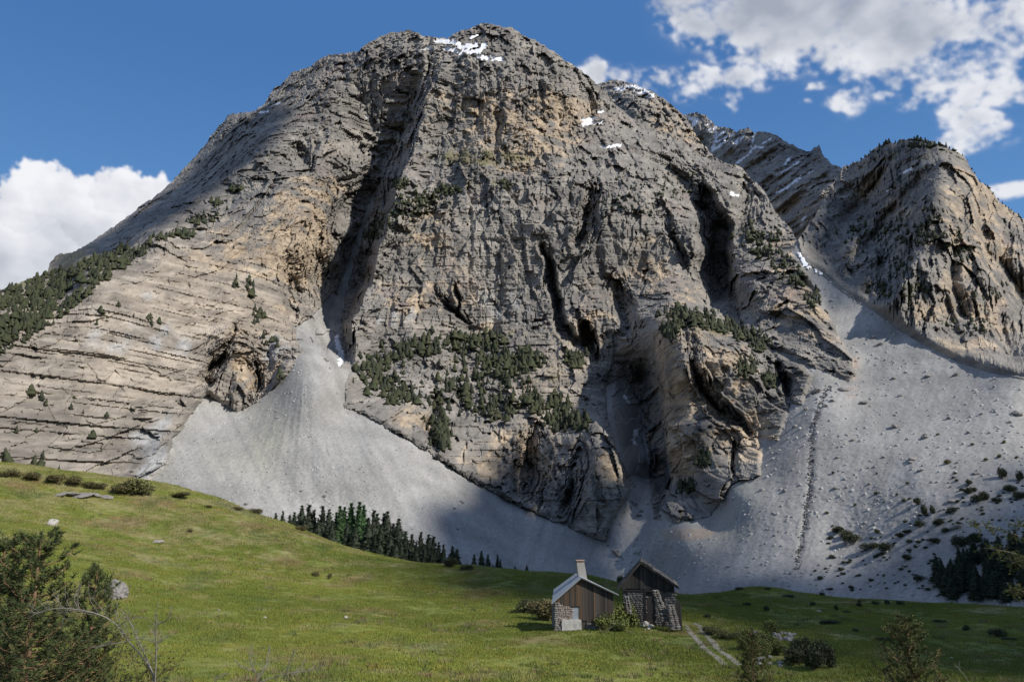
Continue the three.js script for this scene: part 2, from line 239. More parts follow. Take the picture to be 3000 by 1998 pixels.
const cuts = grooves([
  // the great couloir, its steep shaded wall on the right
  [165, 105, 66, [[1180, 360, .1], [1160, 420, .3], [1125, 490, .5], [1085, 580, .8], [1035, 720, 1], [990, 850, 1.05], [960, 950, .9], [985, 1060, .45]]],
  [36, 50, 22, [[1250, 215, .3], [1225, 290, 1], [1180, 400, .9], [1130, 480, .3]]],
  [26, 60, 40, [[1040, 170, .4], [1050, 270, 1], [1090, 380, 1], [1130, 460, .3]]],
  [-45, 40, 50, [[1290, 190, .3], [1250, 330, 1], [1190, 460, 1], [1130, 600, 1], [1085, 760, .7]]],
  // slots and chimneys of the central wall
  [46, 16, 14, [[1595, 720, .5], [1612, 800, 1], [1635, 880, 1], [1640, 950, 1], [1690, 1005, .7]]],
  [70, 26, 26, [[1715, 960, .6], [1722, 1010, 1], [1735, 1045, .6]]],
  [60, 34, 30, [[1800, 830, .5], [1825, 900, 1], [1850, 960, .8]]],
  [55, 22, 40, [[1735, 560, .6], [1712, 640, 1], [1690, 700, .8]]],
  [30, 14, 12, [[1950, 640, .5], [1985, 720, 1], [2020, 800, 1], [2040, 850, .6]]],
  [26, 10, 12, [[1330, 830, .4], [1345, 890, 1], [1345, 925, .6]]],
  [24, 12, 14, [[1270, 850, .4], [1310, 900, 1], [1375, 945, 1], [1400, 960, .4]]],
  [40, 14, 22, [[1712, 280, .5], [1720, 330, 1], [1730, 350, .5]]],
  [60, 40, 36, [[1930, 480, .4], [2010, 540, 1], [2050, 600, 1]]],
  // gully between the wall and the right-hand spur
  [130, 34, 60, [[2060, 590, .4], [2085, 680, 1], [2080, 780, 1.1], [2100, 880, .9], [2130, 925, .4]]],
  [60, 30, 40, [[2180, 520, .5], [2190, 580, 1], [2165, 660, .6]]],
  // gorge left of the tower
  [88, 75, 30, [[1880, 1075, .3], [1908, 1170, .9], [1926, 1300, 1], [1930, 1420, .85], [1915, 1500, .3]]],
  [14, 40, 30, [[1905, 1010, .5], [1880, 1090, 1], [1850, 1150, .7]]],
  // cleft between tower and fin, and small slots
  [34, 14, 26, [[2005, 960, .4], [2050, 1120, 1], [2120, 1220, 1], [2200, 1270, .6]]],
  [36, 10, 12, [[2280, 1060, .5], [2300, 1130, 1], [2310, 1185, .8]]],
  [30, 10, 14, [[2150, 1310, .8], [2146, 1400, 1]]],
  // shaded faces of the lower nose
  [46, 26, 60, [[1560, 1250, .2], [1545, 1350, 1], [1530, 1440, .9]]],
  [34, 20, 40, [[1700, 1260, .3], [1690, 1350, 1], [1670, 1450, .8], [1650, 1500, .4]]],
  [40, 14, 26, [[1265, 1170, .8], [1258, 1240, 1], [1262, 1330, .5]]],
  [30, 18, 22, [[1350, 1150, .8], [1352, 1190, .8]]],
  // outcrop in the left wall
  [34, 24, 18, [[690, 960, .3], [655, 1040, 1], [600, 1110, .8]]],
  [-15, 60, 55, [[660, 990, .4], [700, 1090, 1], [700, 1180, .7]]],
  [32, 16, 14, [[745, 1070, .7], [760, 1130, 1], [745, 1170, .6]]],
  [34, 26, 30, [[840, 760, .5], [850, 850, 1], [875, 880, .5]]],
  [40, 22, 30, [[1010, 590, .6], [985, 640, 1], [975, 690, .4]]],
  [50, 40, 40, [[905, 430, .2], [880, 460, .8], [860, 480, .3]]],
  // shaded hollows on the left shoulder
  [-40, 120, 60, [[860, 330, .5], [760, 430, 1], [600, 560, .9], [450, 690, .6]]],
]);
const inner = new Map();
function mainRegion(px, py) {            // 0 rock, 1 left scree, 2 right scree, 3 snow
  const wob = 7 * noise(px / 26, py / 26, 4.2) + 4 * noise(px / 9, py / 9, 1.2);
  const sl = polyDist(px, py, SCREE_L) + wob, sr = polyDist(px, py, SCREE_R) + wob, co = polyDist(px, py, COULOIR) + wob, go = polyDist(px, py, GORGE) + wob;
  const s = snowAt(px, py); if (s) return 3;
  if (sl < 0 || co < 0) return 1; if (sr < 0 || go < 0) return 2; return 0;
}
const SNOW = [[6, [[1280, 118], [1330, 125]]], [8, [[1335, 120], [1350, 140], [1380, 135]]], [7, [[1310, 140], [1350, 152], [1395, 132]]], [7, [[1420, 130], [1405, 150], [1370, 152]]], [6, [[1405, 165], [1430, 172]]], [8, [[1445, 168], [1470, 172]]], [5, [[1215, 168], [1235, 163]]], [6, [[1240, 140], [1260, 138]]], [5, [[1395, 105], [1380, 112]]], [5, [[1300, 140], [1320, 142]]],
  [6, [[1705, 350], [1745, 345], [1712, 362]]], [6, [[1712, 362], [1765, 354]]], [5, [[1768, 430], [1815, 425]]], [4, [[1755, 330], [1765, 328]]], [9, [[988, 990], [992, 1015], [1000, 1030], [998, 1065]]], [6, [[1866, 1262], [1858, 1290], [1862, 1300]]], [4, [[1830, 1160], [1845, 1180]]], [5, [[1700, 1020], [1712, 1024]]], [5, [[2145, 566], [2162, 572]]],
  [8, [[2345, 745], [2360, 775], [2372, 782]]], [5, [[2390, 792], [2420, 805]]], [3.5, [[790, 308], [818, 302]]], [3.5, [[760, 330], [785, 326]]], [3, [[910, 292], [918, 296]]], [3, [[745, 440], [755, 444]]], [4, [[1040, 180], [1046, 190]]], [3, [[1068, 335], [1076, 345]]]];
function snowAt(px, py) {
  for (const [w, L] of SNOW) for (let i = 1; i < L.length; i++) {
    if (Math.abs(px - L[i][0]) > 80 || Math.abs(py - L[i][1]) > 80) continue;
    if (segDist(px, py, L[i - 1], L[i])[0] < w * (0.85 + 0.9 * noise(px / 9, py / 6, 3.3))) return true;
  }
  return false;
}
const gully = (px, py) => cuts(px + 12 * noise(px / 60, py / 60, 5.5) + 7 * facet(px / 46, py / 62, 3.5, 1), py + 14 * noise(px / 60, py / 60, 6.5) + 9 * facet(px / 50 + 9, py / 50, 7.5, 1));
function mainZ(px, py) {
  let z = zBase(px, py);
  const sl = Math.min(polyDist(px, py, SCREE_L), polyDist(px, py, SCREE_R));
  const wob = 1 + 0.5 * noise(px / 40, py / 40, 8.8);
  const cut = gully(px, py);
  if (sl > 0) { const dl = polyDist(px, py, SCREE_L); z += (dl < sl + 0.01 && px > 1000 ? 0 : -3) * (1 - Math.exp(-sl / 8 * wob)) * sat((1500 - z) / 600); z += cut * sat(sl / 30); }
  return z;
}
// rock type fields (where the stone itself is yellow, pale or bluish), read off the photograph
const OCHRE = [[900, 640, 90, 150, .9], [700, 720, 150, 90, .55], [980, 520, 60, 60, .5], [1250, 880, 130, 60, .9], [1250, 700, 90, 110, .7], [1480, 330, 230, 80, .75], [1580, 310, 60, 70, .4], [1650, 380, 90, 70, .5], [1750, 860, 80, 130, .7], [1900, 780, 60, 120, .5], [2000, 860, 60, 60, .6], [1780, 1380, 40, 70, .9], [1960, 1080, 30, 120, .9], [2080, 1200, 130, 130, .9], [1990, 1300, 90, 130, .7], [2220, 1220, 60, 90, .7], [2350, 900, 110, 120, .7], [2300, 760, 60, 80, .5], [1180, 1250, 120, 60, .55], [1500, 1380, 160, 120, .5], [720, 1080, 90, 100, .55], [1130, 980, 40, 60, .5], [2080, 1040, 120, 80, .6], [1430, 960, 200, 40, .5], [840, 830, 60, 90, .4], [1500, 480, 160, 60, .4], [1960, 300, 60, 60, .2]];
const BEIGE = [[200, 1150, 330, 330, 1], [420, 950, 260, 200, .9], [60, 1350, 260, 200, .8], [600, 850, 230, 140, .75], [800, 950, 120, 110, .7], [1550, 1060, 160, 90, .6], [1640, 1180, 120, 120, .5], [1230, 960, 220, 30, .5]];
const BLUE = [[500, 1000, 120, 60, .5], [450, 1330, 110, 110, .9], [330, 1000, 120, 70, .5], [1450, 900, 160, 90, .5], [1150, 930, 90, 60, .5], [420, 860, 90, 60, .4], [800, 1030, 80, 60, .7]];
const GRASS = [[1380, 460, 170, 26, .9], [1410, 530, 90, 40, .6], [1500, 980, 200, 40, .45], [1640, 1130, 130, 110, .35], [1350, 1060, 260, 90, .35], [1250, 590, 120, 40, .4], [2270, 760, 80, 70, .4], [250, 760, 220, 60, .6], [100, 850, 150, 90, .6], [1650, 500, 120, 60, .25], [1700, 900, 60, 60, .15], [2100, 960, 150, 60, .5], [800, 900, 150, 80, .25], [640, 820, 120, 60, .2]];
const ROUGH = [[690, 1080, 80, 110, 1], [1620, 1430, 160, 110, .9], [2050, 1250, 130, 200, .7], [1200, 1230, 110, 60, .5], [900, 720, 60, 160, .6], [2330, 880, 120, 120, .6], [1250, 250, 120, 150, .5]];   // broken, pillared rock
const OLIVE = [[790, 1290, 70, 120, .8], [650, 1350, 80, 60, .5], [480, 1400, 40, 60, .6], [2150, 1560, 60, 30, .6], [1975, 1570, 60, 20, .8], [2190, 1420, 60, 60, .5], [2060, 1560, 60, 50, .2]];
const PINK = [[2040, 1565, 100, 24, 1], [2500, 1100, 40, 90, .8], [1450, 1500, 130, 50, .35]];
// angular blocks: space is cut into cells, each a tilted facet of its own
const FAC = new Float64Array(5);
function facet(x, y, z, tilt, off = 1.3) {
  const X = Math.floor(x), Y = Math.floor(y), Z = Math.floor(z); let f1 = 9, f2 = 9, id = 0, ax = 0, ay = 0, az = 0;
  for (let k = -1; k < 2; k++) for (let j = -1; j < 2; j++) for (let i = -1; i < 2; i++) {
    const h = PERM[(PERM[(PERM[(X + i) & 255] + Y + j) & 255] + Z + k) & 255];
    const dx = x - (X + i + PERM[h] / 255), dy = y - (Y + j + PERM[h + 1] / 255), dz = z - (Z + k + PERM[h + 2] / 255), d = Math.abs(dx) + Math.abs(dy) + Math.abs(dz) * 0.8;
    if (d < f1) { f2 = f1; f1 = d; id = h; ax = dx; ay = dy; az = dz; } else if (d < f2) f2 = d;
  }
  const gx = PERM[id + 5] / 127 - 1, gy = PERM[id + 9] / 127 - 1, gz = PERM[id + 13] / 127 - 1;
  FAC[0] = f2 - f1; FAC[1] = PERM[id + 3] / 255;
  return (PERM[id + 3] / 255 - 0.5) * off + tilt * (1.25 * gx * ax + gy * ay * 0.7 + 0.25 * ay + gz * az);
}
// how strongly the beds show (strata), and how craggy the rock is (crag)
function rockBump(x, y, z, px, py, r, opt) {
  if (opt.along !== undefined) { x = opt.along; z = 0; }      // metres along the foot of a wall that turns away, so that its joints keep their spacing
  z *= 0.1;                                                  // joints run deep into the wall
  const wx = x + 5 * noise(x / 90, y / 90, z / 90) + 0.8 * noise(x / 12, y / 12, z / 12), wy = y + 4 * noise(x / 80 + 9, y / 80, z / 80) + 0.8 * noise(x / 12, y / 12 + 5, z / 12), wz = z;
  const dip = opt.dip ?? 0.0, bed = y + dip * x + 0.4 * z + 2.5 * noise(x / 90, y / 200, z / 90) + 0.6 * noise(x / 25, y / 60, z / 25), c = opt.crag, s = opt.strata, sl = opt.slant ?? 0;
  const bx = wx + sl * wy, by = wy - sl * wx;
  let m = c * 6 * ridge(bx / 150, by / 300, wz / 150) + c * 2.6 * ridge(bx / 56 + 5, by / 130, wz / 56);
  const k = 1 - 0.35 * s, q = opt.off ?? 1;                                     // bedded rock breaks into wide low blocks, crags into tall ones
  m += c * 4.6 * facet(bx / 50, by / (95 * k), wz / 50, 1.5, 0.45 * q);
  m += c * 3.7 * facet(bx / 21 + 3.3, by / (40 * k), wz / 21, 1.5, 0.4 * q);
  m += (0.25 + 0.75 * c) * 2.5 * facet(bx / 9 + 7.7, by / (15 * k), wz / 9, 1.3, 0.5 * q);
  m += (0.35 + 0.65 * c) * 1.05 * facet(x / 4 + 1.1, y / (4.6 * k), z / 4, 1.0, 0.9 * q) + (0.4 + c) * 0.4 * noise(x / 2.1, y / 2.1, z / 2.1);
  for (const [D, A, w, o] of [[64, 7, 4.2, 1], [25, 3.6, 2.0, 5], [11, 1.7, 1.1, 9]]) {   // upright cracks and chimneys, broken off along their height
    const u = bx / D + 0.22 * noise(by / (D * 2.2), o, 3) + 0.06 * noise(by / (D * 0.4), o, 8), i = Math.floor(u), ctr = 0.25 + 0.5 * PERM[(i + o * 31) & 255] / 255, on = sat(3.2 * noise(by / (D * 1.9) + i * 5.3, i * 2.7, o) - 0.1), e = Math.abs(u - i - ctr) * D / w;
    if (on > 0 && e < 2) m -= c * A * on * sat(1 - e / 1.6);
  }
  for (const [T, A, o] of [[23, 0.6, 0], [7.7, 0.8, 7], [3.2, 0.95, 3]]) {   // beds, broken off here and there
    const b = bed / T + o, i = Math.floor(b), f = b - i, h = PERM[i & 255] / 255, on = sat(0.35 + 2.6 * noise(x / (T * 3.5) + i * 3.7, i * 1.9, z / (T * 3.5)));
    m += s * A * on * ((h - 0.5) * 1.5 + (f < 0.86 ? 0.6 * (0.86 - f) : -0.35));
  }
  return m;
}
function rockColor(x, y, z, px, py, opt) {
  z *= 0.3;
  const dip = opt.dip ?? 0, bed = y + dip * x + 0.4 * z + 4 * noise(x / 90, y / 200, z / 90);
  const n1 = fbm(x / 70, y / 70, z / 70, 4), n2 = fbm(x / 13, y / 17, z / 13, 4), n3 = noise(x / 3, y / 3, z / 3), streak = fbm(x / 7, y / 70, z / 7, 3), bands = noise(bed / 5.5, x / 130, z / 130) + 0.6 * noise(bed / 2.2, x / 70, 4);
  facet(x / 14 + 4 * n2, y / 15, z / 14, 1); const blk = FAC[1] - 0.5, joint = 1 - sat(FAC[0] * 9); facet(x / 5 + 2 * n2, y / 4, z / 5, 1); const blk2 = FAC[1] - 0.5;
  let c = mix3([0.128, 0.121, 0.114], [0.275, 0.257, 0.236], sat(0.5 + n1 * 1.0 + n2 * 0.8 + bands * 0.28 + blk * 0.35));
  const be = sat(opt.beige + (opt.beige > 0.15 ? n1 * 0.6 + bands * 0.25 + n2 * 0.4 + blk * 0.2 : 0)), oc = ss(0.30, 0.70, opt.ochre * (0.70 + n1 * 1.0 + n2 * 1.1 + bands * 0.3 + blk * 0.5) + 0.10 + n1 * 0.45 + n2 * 0.25 + blk * 0.15), bl = ss(0.25, 0.8, opt.blue * (0.8 + n2 * 1.4 + streak * 1.6));
  c = mix3(c, mix3([0.205, 0.175, 0.146], [0.355, 0.312, 0.264], sat(0.5 + bands * 0.55 + n2 * 0.9 + blk2 * 0.3)), be * 0.9 * (0.75 + 0.5 * sat(0.5 + n1 * 2)));
  c = mix3(c, mix3([0.24, 0.182, 0.125], [0.42, 0.335, 0.24], sat(0.5 + n2 * 1.2 + n3 * 0.25 + blk2 * 0.4)), oc * 0.8);
  c = mix3(c, mix3([0.20, 0.21, 0.225], [0.40, 0.41, 0.425], sat(0.5 + streak + bands * 0.3)), bl * 0.8);
  const pu = ss(0.12, 0.4, fbm(x / 40 + 7, y / 40, z / 40 + 3, 3)); c = mix3(c, [0.25, 0.20, 0.185], pu * 0.4 * (1 - be));
  const st = ss(0.16, 0.42, streak + n1 * 0.4) * 0.5; c = mix3(c, [c[0] * 0.55, c[1] * 0.57, c[2] * 0.60], st);          // black water streaks
  const g = ss(0.35, 0.8, opt.grass * (0.9 + n2 * 1.6 + n1)) * sat((opt.up - 0.02) * 4 + 0.35); c = mix3(c, mix3([0.15, 0.12, 0.075], [0.125, 0.125, 0.055], sat(0.5 + n3 + n2)), g * 0.85);
  const v = (1 + 0.2 * n3 + 0.15 * n2 + 0.22 * blk2) * (1 - 0.12 * joint); return [c[0] * v * 1.02, c[1] * v, c[2] * v * 0.95];
}
function screeColor(x, y, z, px, py, k = 1) {
  const d = Math.hypot(x + 130, z + 520), n = fbm(x / 30, y / 30, z / 30, 4), f = noise(x / 1.3, y / 1.3, z / 1.3), f2 = noise(x / 0.6, y / 0.6, z / 0.6), run = fbm(px / 26 + (py - 900) * (px < 1500 ? -0.02 : 0.012), (py) / 420, 3, 3);
  let c = mix3([0.215, 0.208, 0.194], [0.335, 0.324, 0.303], sat(0.5 + n * 1.2 + run * (0.8 + 1.2 * n)));
  const ol = sat(blobSum(OLIVE, px, py) * (0.6 + run * 1.2 + n)); c = mix3(c, [0.33, 0.315, 0.225], ol * 0.7);
  const pk = ss(0.3, 0.7, blobSum(PINK, px, py) * (0.8 + n * 1.2)); c = mix3(c, [0.35, 0.265, 0.20], pk * 0.8);
  const v = (1 + 0.25 * f + 0.16 * f2) * k; return [c[0] * v, c[1] * v, c[2] * v];
}
const rockMat = vmat(0.95), screeMat = vmat(0.97), snowMat = vmat(0.7);
const massif = relief({
  x0: -160, x1: 3160, y1: 1800, step: 3, top: mainTop, z: mainZ, region: mainRegion,
  names: [['mountain', 'huge grey and ochre limestone mountain filling the view'], ['scree_slope', 'pale grey scree cone below the couloir left of centre'], ['scree_slope', 'broad grey scree fan on the right below the gully'], ['snow_patches', 'scattered white snow patches on the ledges and gullies']],
  mats: [rockMat, screeMat, screeMat, snowMat], smooth: [false, false, false, true],
  bump(x, y, z, px, py, r, info) {
    if (r === 1 || r === 2) {
      const edge = sat(-Math.min(polyDist(px, py, SCREE_L), polyDist(px, py, SCREE_R)) / 60);
      let m = 1.6 * fbm(x / 45, y / 45, z / 45, 3) + 0.22 * noise(x / 4, y / 4, z / 4) + 0.2 * noise(x / 1.8, y / 1.8, z / 1.8);
      // shallow runnels down the slope
      const u = px < 1700 ? Math.atan2(px - 900, Math.max(60, py - 940)) * 30 : (px - 2250) / (0.35 + (py - 650) / 1400) / 36;
      m += (0.5 * noise(u * 0.3, y / 90, 3) + 0.22 * noise(u * 0.9, y / 50, 5)) * edge;
      if (r === 2) { const ch = lineY2(py) + 7 * noise(py / 40, 2.2) + 3 * noise(py / 13, 5.2); const dd = (px - ch) / 9; if (py > 1120 && py < 1690) m -= (0.7 + 0.9 * noise(py / 30, 8.1)) * Math.exp(-dd * dd) * ss(1120, 1180, py) * (1 - ss(1600, 1690, py));  }
      return m;
    }
    if (r === 3) return 1.2 + 0.6 * noise(x / 6, y / 6, z / 6);
    const be = sat(blobSum(BEIGE, px, py)), up = sat((900 - py) / 500), opt = { crag: mix(mix(0.82, 0.26, be), 1.05, up * (px > 900 || py < 420 ? 1 : 0.6)), strata: mix(mix(0.9, 1.15, be), 0.55, up), dip: px < 1000 ? 0.05 : -0.05 };
    const rg = sat(blobSum(ROUGH, px, py)); opt.crag = mix(opt.crag, 1.5, rg); opt.strata = mix(opt.strata, 0.35, rg);
    const d = Math.min(polyDist(px, py, SCREE_L), polyDist(px, py, SCREE_R));
    return rockBump(x - gully(px, py), y, z, px, py, r, opt) * (0.35 + 0.65 * sat(d / 12)) * (0.8 + Math.hypot(x, z) / 3000);
  },
  color(x, y, z, px, py, r, info) {
    if (r === 1) return screeColor(x, y, z, px, py);
    if (r === 2) return screeColor(x, y, z, px, py);
    if (r === 3) { const v = 0.80 + 0.08 * noise(x / 5, y / 5, z / 5); return [v, v, v * 1.02]; }
    return rockColor(x, y, z, px, py, { beige: sat(blobSum(BEIGE, px, py)) * 0.95, ochre: sat(blobSum(OCHRE, px, py)), blue: sat(blobSum(BLUE, px, py)), grass: sat(blobSum(GRASS, px, py)), up: info.ny, dip: px < 1000 ? 0.05 : -0.05 });
  },
});
function lineY2(py) { return py < 1250 ? mix(2425, 2382, sat((py - 1130) / 120)) : py < 1430 ? mix(2382, 2375, (py - 1250) / 180) : mix(2375, 2338, sat((py - 1430) / 230)); }

// ---- the peak behind the right shoulder
{
  const top0 = lineY([[1730, 262], [1753, 241], [1798, 231], [1862, 246], [1919, 270], [1976, 312], [2015, 350], [2043, 396], [2089, 450], [2150, 500]]);
  const zs = spline2([[1753, 245, 1.75], [1862, 250, 1.62], [2000, 340, 1.5], [2100, 460, 1.35], [1800, 330, 1.56], [1870, 300, 1.5], [1870, 420, 1.38], [2000, 480, 1.28], [1740, 420, 1.5], [2150, 560, 1.2]].map(([x, y, z]) => [x, y, 1 / z]));
  relief({
    x0: 1725, x1: 2160, y1: 600, step: 3.6, top: x => top0(x) + jag(x, 8, 9.5), z: (x, y) => 1000 / zs(x, y), region: (px, py) => [[1815, 252], [1850, 245], [1875, 252], [1905, 272], [1888, 262]].some(([a, b]) => Math.hypot((px - a) / 15, (py - b - 8) / 5) < 1 + noise(px / 9, py / 6, 3)) ? 1 : 0,
    names: [['rear_peak', 'grey rocky peak rising behind the right shoulder'], ['snow_patches', 'small snow patches near the top of the rear peak']], mats: [rockMat, snowMat],
    bump: (x, y, z, px, py, r) => rockBump(x, y, z, px, py, r, { crag: 1.5, strata: 0.5, dip: -0.3 }) * 1.25,
    color: (x, y, z, px, py, r, info) => r ? [.8, .8, .82] : rockColor(x, y, z, px, py, { beige: 0, ochre: px > 1900 ? 0.3 : 0.1, blue: 0, grass: 0, up: info.ny, dip: -0.3 }),
  });
}
// ---- the far ridge with snow streaks
let farRidge;
const FSNOW = [[9, [[2018, 345], [2045, 350], [2030, 365]]], [7, [[2060, 385], [2095, 378], [2100, 400], [2085, 445]]], [5, [[2090, 440], [2130, 410]]], [4, [[2100, 415], [2145, 395]]], [5, [[2100, 400], [2125, 385]]], [5, [[2160, 478], [2195, 450], [2210, 430], [2235, 432]]], [4, [[2195, 450], [2212, 392]]], [3.5, [[2150, 430], [2180, 398]]], [5, [[2268, 510], [2290, 500], [2315, 460]]], [4, [[2290, 505], [2340, 475]]], [5.5, [[2276, 565], [2310, 545], [2345, 515]]], [3.5, [[2310, 545], [2380, 500]]], [4, [[2345, 572], [2390, 528]]], [3.5, [[2225, 545], [2232, 535]]], [3, [[2250, 520], [2265, 505]]], [3.5, [[2270, 640], [2290, 625]]], [5, [[2345, 660], [2355, 640], [2358, 632]]], [3.5, [[2325, 642], [2350, 632]]], [3.5, [[2380, 645], [2405, 625]]], [3.5, [[2425, 598], [2432, 588]]], [3, [[2235, 420], [2260, 405]]], [3, [[2150, 420], [2165, 405]]], [4, [[2070, 365], [2085, 358]]]];
{
  const top0 = lineY([[1960, 350], [2012, 333], [2043, 328], [2072, 339], [2095, 362], [2130, 373], [2158, 385], [2190, 374], [2213, 385], [2239, 382], [2273, 393], [2302, 408], [2331, 422], [2353, 431], [2376, 441], [2388, 424], [2402, 419], [2412, 445], [2420, 456], [2440, 476], [2474, 490], [2530, 500], [2600, 520]]);
  const zs = spline2([[2012, 335, 2.7], [2120, 370, 2.5], [2239, 384, 2.25], [2350, 430, 2.05], [2474, 490, 1.75], [2060, 480, 2.52], [2200, 520, 2.14], [2300, 560, 1.9], [2400, 600, 1.66], [2280, 660, 1.86], [2360, 700, 1.66], [2480, 620, 1.52], [2600, 540, 1.7]].map(([x, y, z]) => [x, y, 1 / z]));
  farRidge = relief({
    x0: 1960, x1: 2600, y1: 790, step: 3.4, top: x => top0(x) + jag(x, 8, 12.5) + 4 * ridge(x / 26, 3, 1) * sat((x - 2090) / 60), z: (x, y) => 1000 / zs(x, y),
    region: (px, py) => FSNOW.some(([w, L]) => { for (let i = 1; i < L.length; i++) if (segDist(px, py, L[i - 1], L[i])[0] < w * (0.62 + 0.9 * noise(px / 8, py / 8, 2.1))) return true; return false; }) ? 1 : 0,
    names: [['far_ridge', 'dark jagged far ridge with snow lying in its gullies'], ['snow_streaks', 'slanting white snow streaks on the far ridge']], mats: [rockMat, snowMat],
    bump: (x, y, z, px, py, r) => {
      const u = (px * 0.70 + py * 1.0) , m = 22 * ridge(u / 62, (px - py) / 500, 4) + 10 * ridge(u / 24, (px - py) / 260, 8);
      return (m - (r ? 6 : 0)) * sat((py - top0(px)) / 40) + rockBump(x, y, z, px, py, r, { crag: 1.1, strata: 0.2, dip: 0.9 }) * 1.3;
    },
    color: (x, y, z, px, py, r, info) => { if (r) return [.80, .80, .83]; const c = rockColor(x, y, z, px, py, { beige: 0, ochre: py > 560 ? 0.25 : 0, blue: 0.15, grass: 0, up: info.ny, dip: 0.9 }); return c; },
  });
}
// ---- the mountain on the right
const R_OCHRE = [[2850, 620, 130, 130, .6], [2900, 760, 120, 120, .45], [2640, 590, 40, 40, .8], [2560, 560, 60, 60, .3], [2750, 900, 120, 80, .6], [2950, 900, 80, 100, .4], [2620, 600, 30, 20, .5], [2820, 1020, 120, 40, .6], [2850, 480, 50, 40, .4]];
const rightTop = lineY([[2300, 760], [2335, 712], [2380, 640], [2430, 560], [2470, 492], [2510, 470], [2540, 450], [2570, 430], [2600, 416], [2640, 406], [2670, 403], [2700, 412], [2740, 418], [2790, 432], [2830, 455], [2850, 490], [2870, 525], [2900, 547], [2930, 580], [2960, 610], [3000, 642], [3180, 780]]);
const rightZ = spline2([[2345, 735, .765], [2400, 785, .705], [2480, 855, .628], [2560, 905, .58], [2700, 1005, .498], [2850, 1065, .442], [3000, 1108, .395], [3170, 1170, .41], [2400, 660, .86], [2474, 495, 1.0], [2570, 432, .97], [2670, 406, .90], [2790, 435, .84], [2860, 500, .82], [3000, 645, .82], [3170, 780, .84], [2800, 520, .74], [2740, 640, .66], [2680, 780, .60], [2620, 900, .55], [2560, 700, .77], [2480, 780, .71], [2600, 560, .85], [2500, 620, .91], [2900, 700, .69], [3000, 800, .66], [2850, 850, .57], [2950, 950, .56], [2780, 960, .54], [3100, 1000, .60]].map(([x, y, z]) => [x, y, 1 / z]));
const rightCut = grooves([[34, 22, 30, [[2640, 440, .3], [2560, 540, 1], [2480, 640, 1], [2410, 730, .5]]], [38, 22, 34, [[2720, 500, .4], [2620, 620, 1], [2540, 720, 1], [2470, 810, .6]]], [34, 20, 30, [[2740, 640, .4], [2660, 750, 1], [2590, 850, .8]]], [26, 14, 22, [[2860, 560, .4], [2880, 680, 1], [2900, 780, .6]]], [24, 14, 20, [[2800, 700, .5], [2790, 820, 1], [2820, 920, .7]]], [60, 40, 30, [[2960, 700, .4], [2930, 760, 1], [2990, 850, 1], [3050, 900, 1]]], [30, 16, 24, [[2600, 470, .4], [2560, 560, 1], [2540, 600, .5]]], [40, 20, 40, [[2640, 640, .5], [2600, 720, 1], [2570, 800, 1], [2540, 860, .5]]], [-24, 30, 30, [[2760, 480, .5], [2720, 660, 1], [2660, 820, 1], [2600, 910, .4]]], [34, 24, 30, [[2930, 950, .6], [2960, 1040, 1]]]]);
const alongRight = (() => { const T = []; let s = 0, q = null; for (let x = 2290; x <= 3110; x += 4) { const z = 1000 / rightZ(x, rightTop(x) * 0.45 + mainTop0(Math.max(2336, x)) * 0.55), d = sight(x, 700), p = [d[0] * z, d[2] * z]; if (q) s += Math.hypot(p[0] - q[0], p[1] - q[1]); q = p; T.push([x, s]); } return lineY(T); })();
const rightMt = relief({
  x0: 2300, x1: 3090, y1: 1200, step: 3, top: x => rightTop(x) + jag(x, 13, 21.5), z: (x, y) => { const f = SRlow(x); return mix(zBase(x, Math.max(y, f)) - 2 + Math.max(0, y - f - 6) * 0.6, 1000 / rightZ(x, y) + rightCut(x, y), ss(-5, 60, f - y)); }, region: (px, py) => py > SRlow(px) + 24 ? 2 : (segDist(px, py, [2650, 505], [2672, 494])[0] < 3.5 || segDist(px, py, [2600, 560], [2615, 552])[0] < 2) ? 1 : 0,
  names: [['mountain', 'dark rocky mountain at the right edge with sunlit ochre flank'], ['snow_patches', 'thin strip of snow near the crest of the right mountain'], null], mats: [rockMat, snowMat, rockMat],
  bump(x, y, z, px, py, r) {
    const left = sat((2760 - px + (py - 480) * -0.28) / 120);                 // slabs dipping to the left on the shaded side
    const slab = 9 * ridge((px * 0.55 + py) / 60, (px - py) / 420, 4) + 4 * ridge((px * 0.55 + py) / 25, (px - py) / 200, 8);
    return (left * slab * sat((py - rightTop(px)) / 40) * sat((SRlow(px) - py) / 60) + rockBump(x, y, z, px, py, r, { crag: 1.2, strata: 0.0, along: alongRight(px), slant: 0.2 })) * ss(-4, 70, SRlow(px) - py);
  },
  color: (x, y, z, px, py, r, info) => r === 1 ? [.8, .8, .82] : rockColor(x, y, z, px, py, { beige: 0, ochre: sat(blobSum(R_OCHRE, px, py)), blue: 0, grass: py < 470 ? 0.5 : 0.25, up: info.ny, dip: 0.55 }),
});
function SRlow(x) { return mainTop0(Math.max(2336, x)); }
// ------------------------------------------------------------------ valley floor and meadow
{
  const g = new THREE.PlaneGeometry(16000, 16000); g.rotateX(-Math.PI / 2);
  const m = new THREE.Mesh(g, mat(0.16, 0.15, 0.12, 0.98)); m.position.set(0, -34, -2000); structure(m, 'ground', 'hidden valley floor under the scree');
}
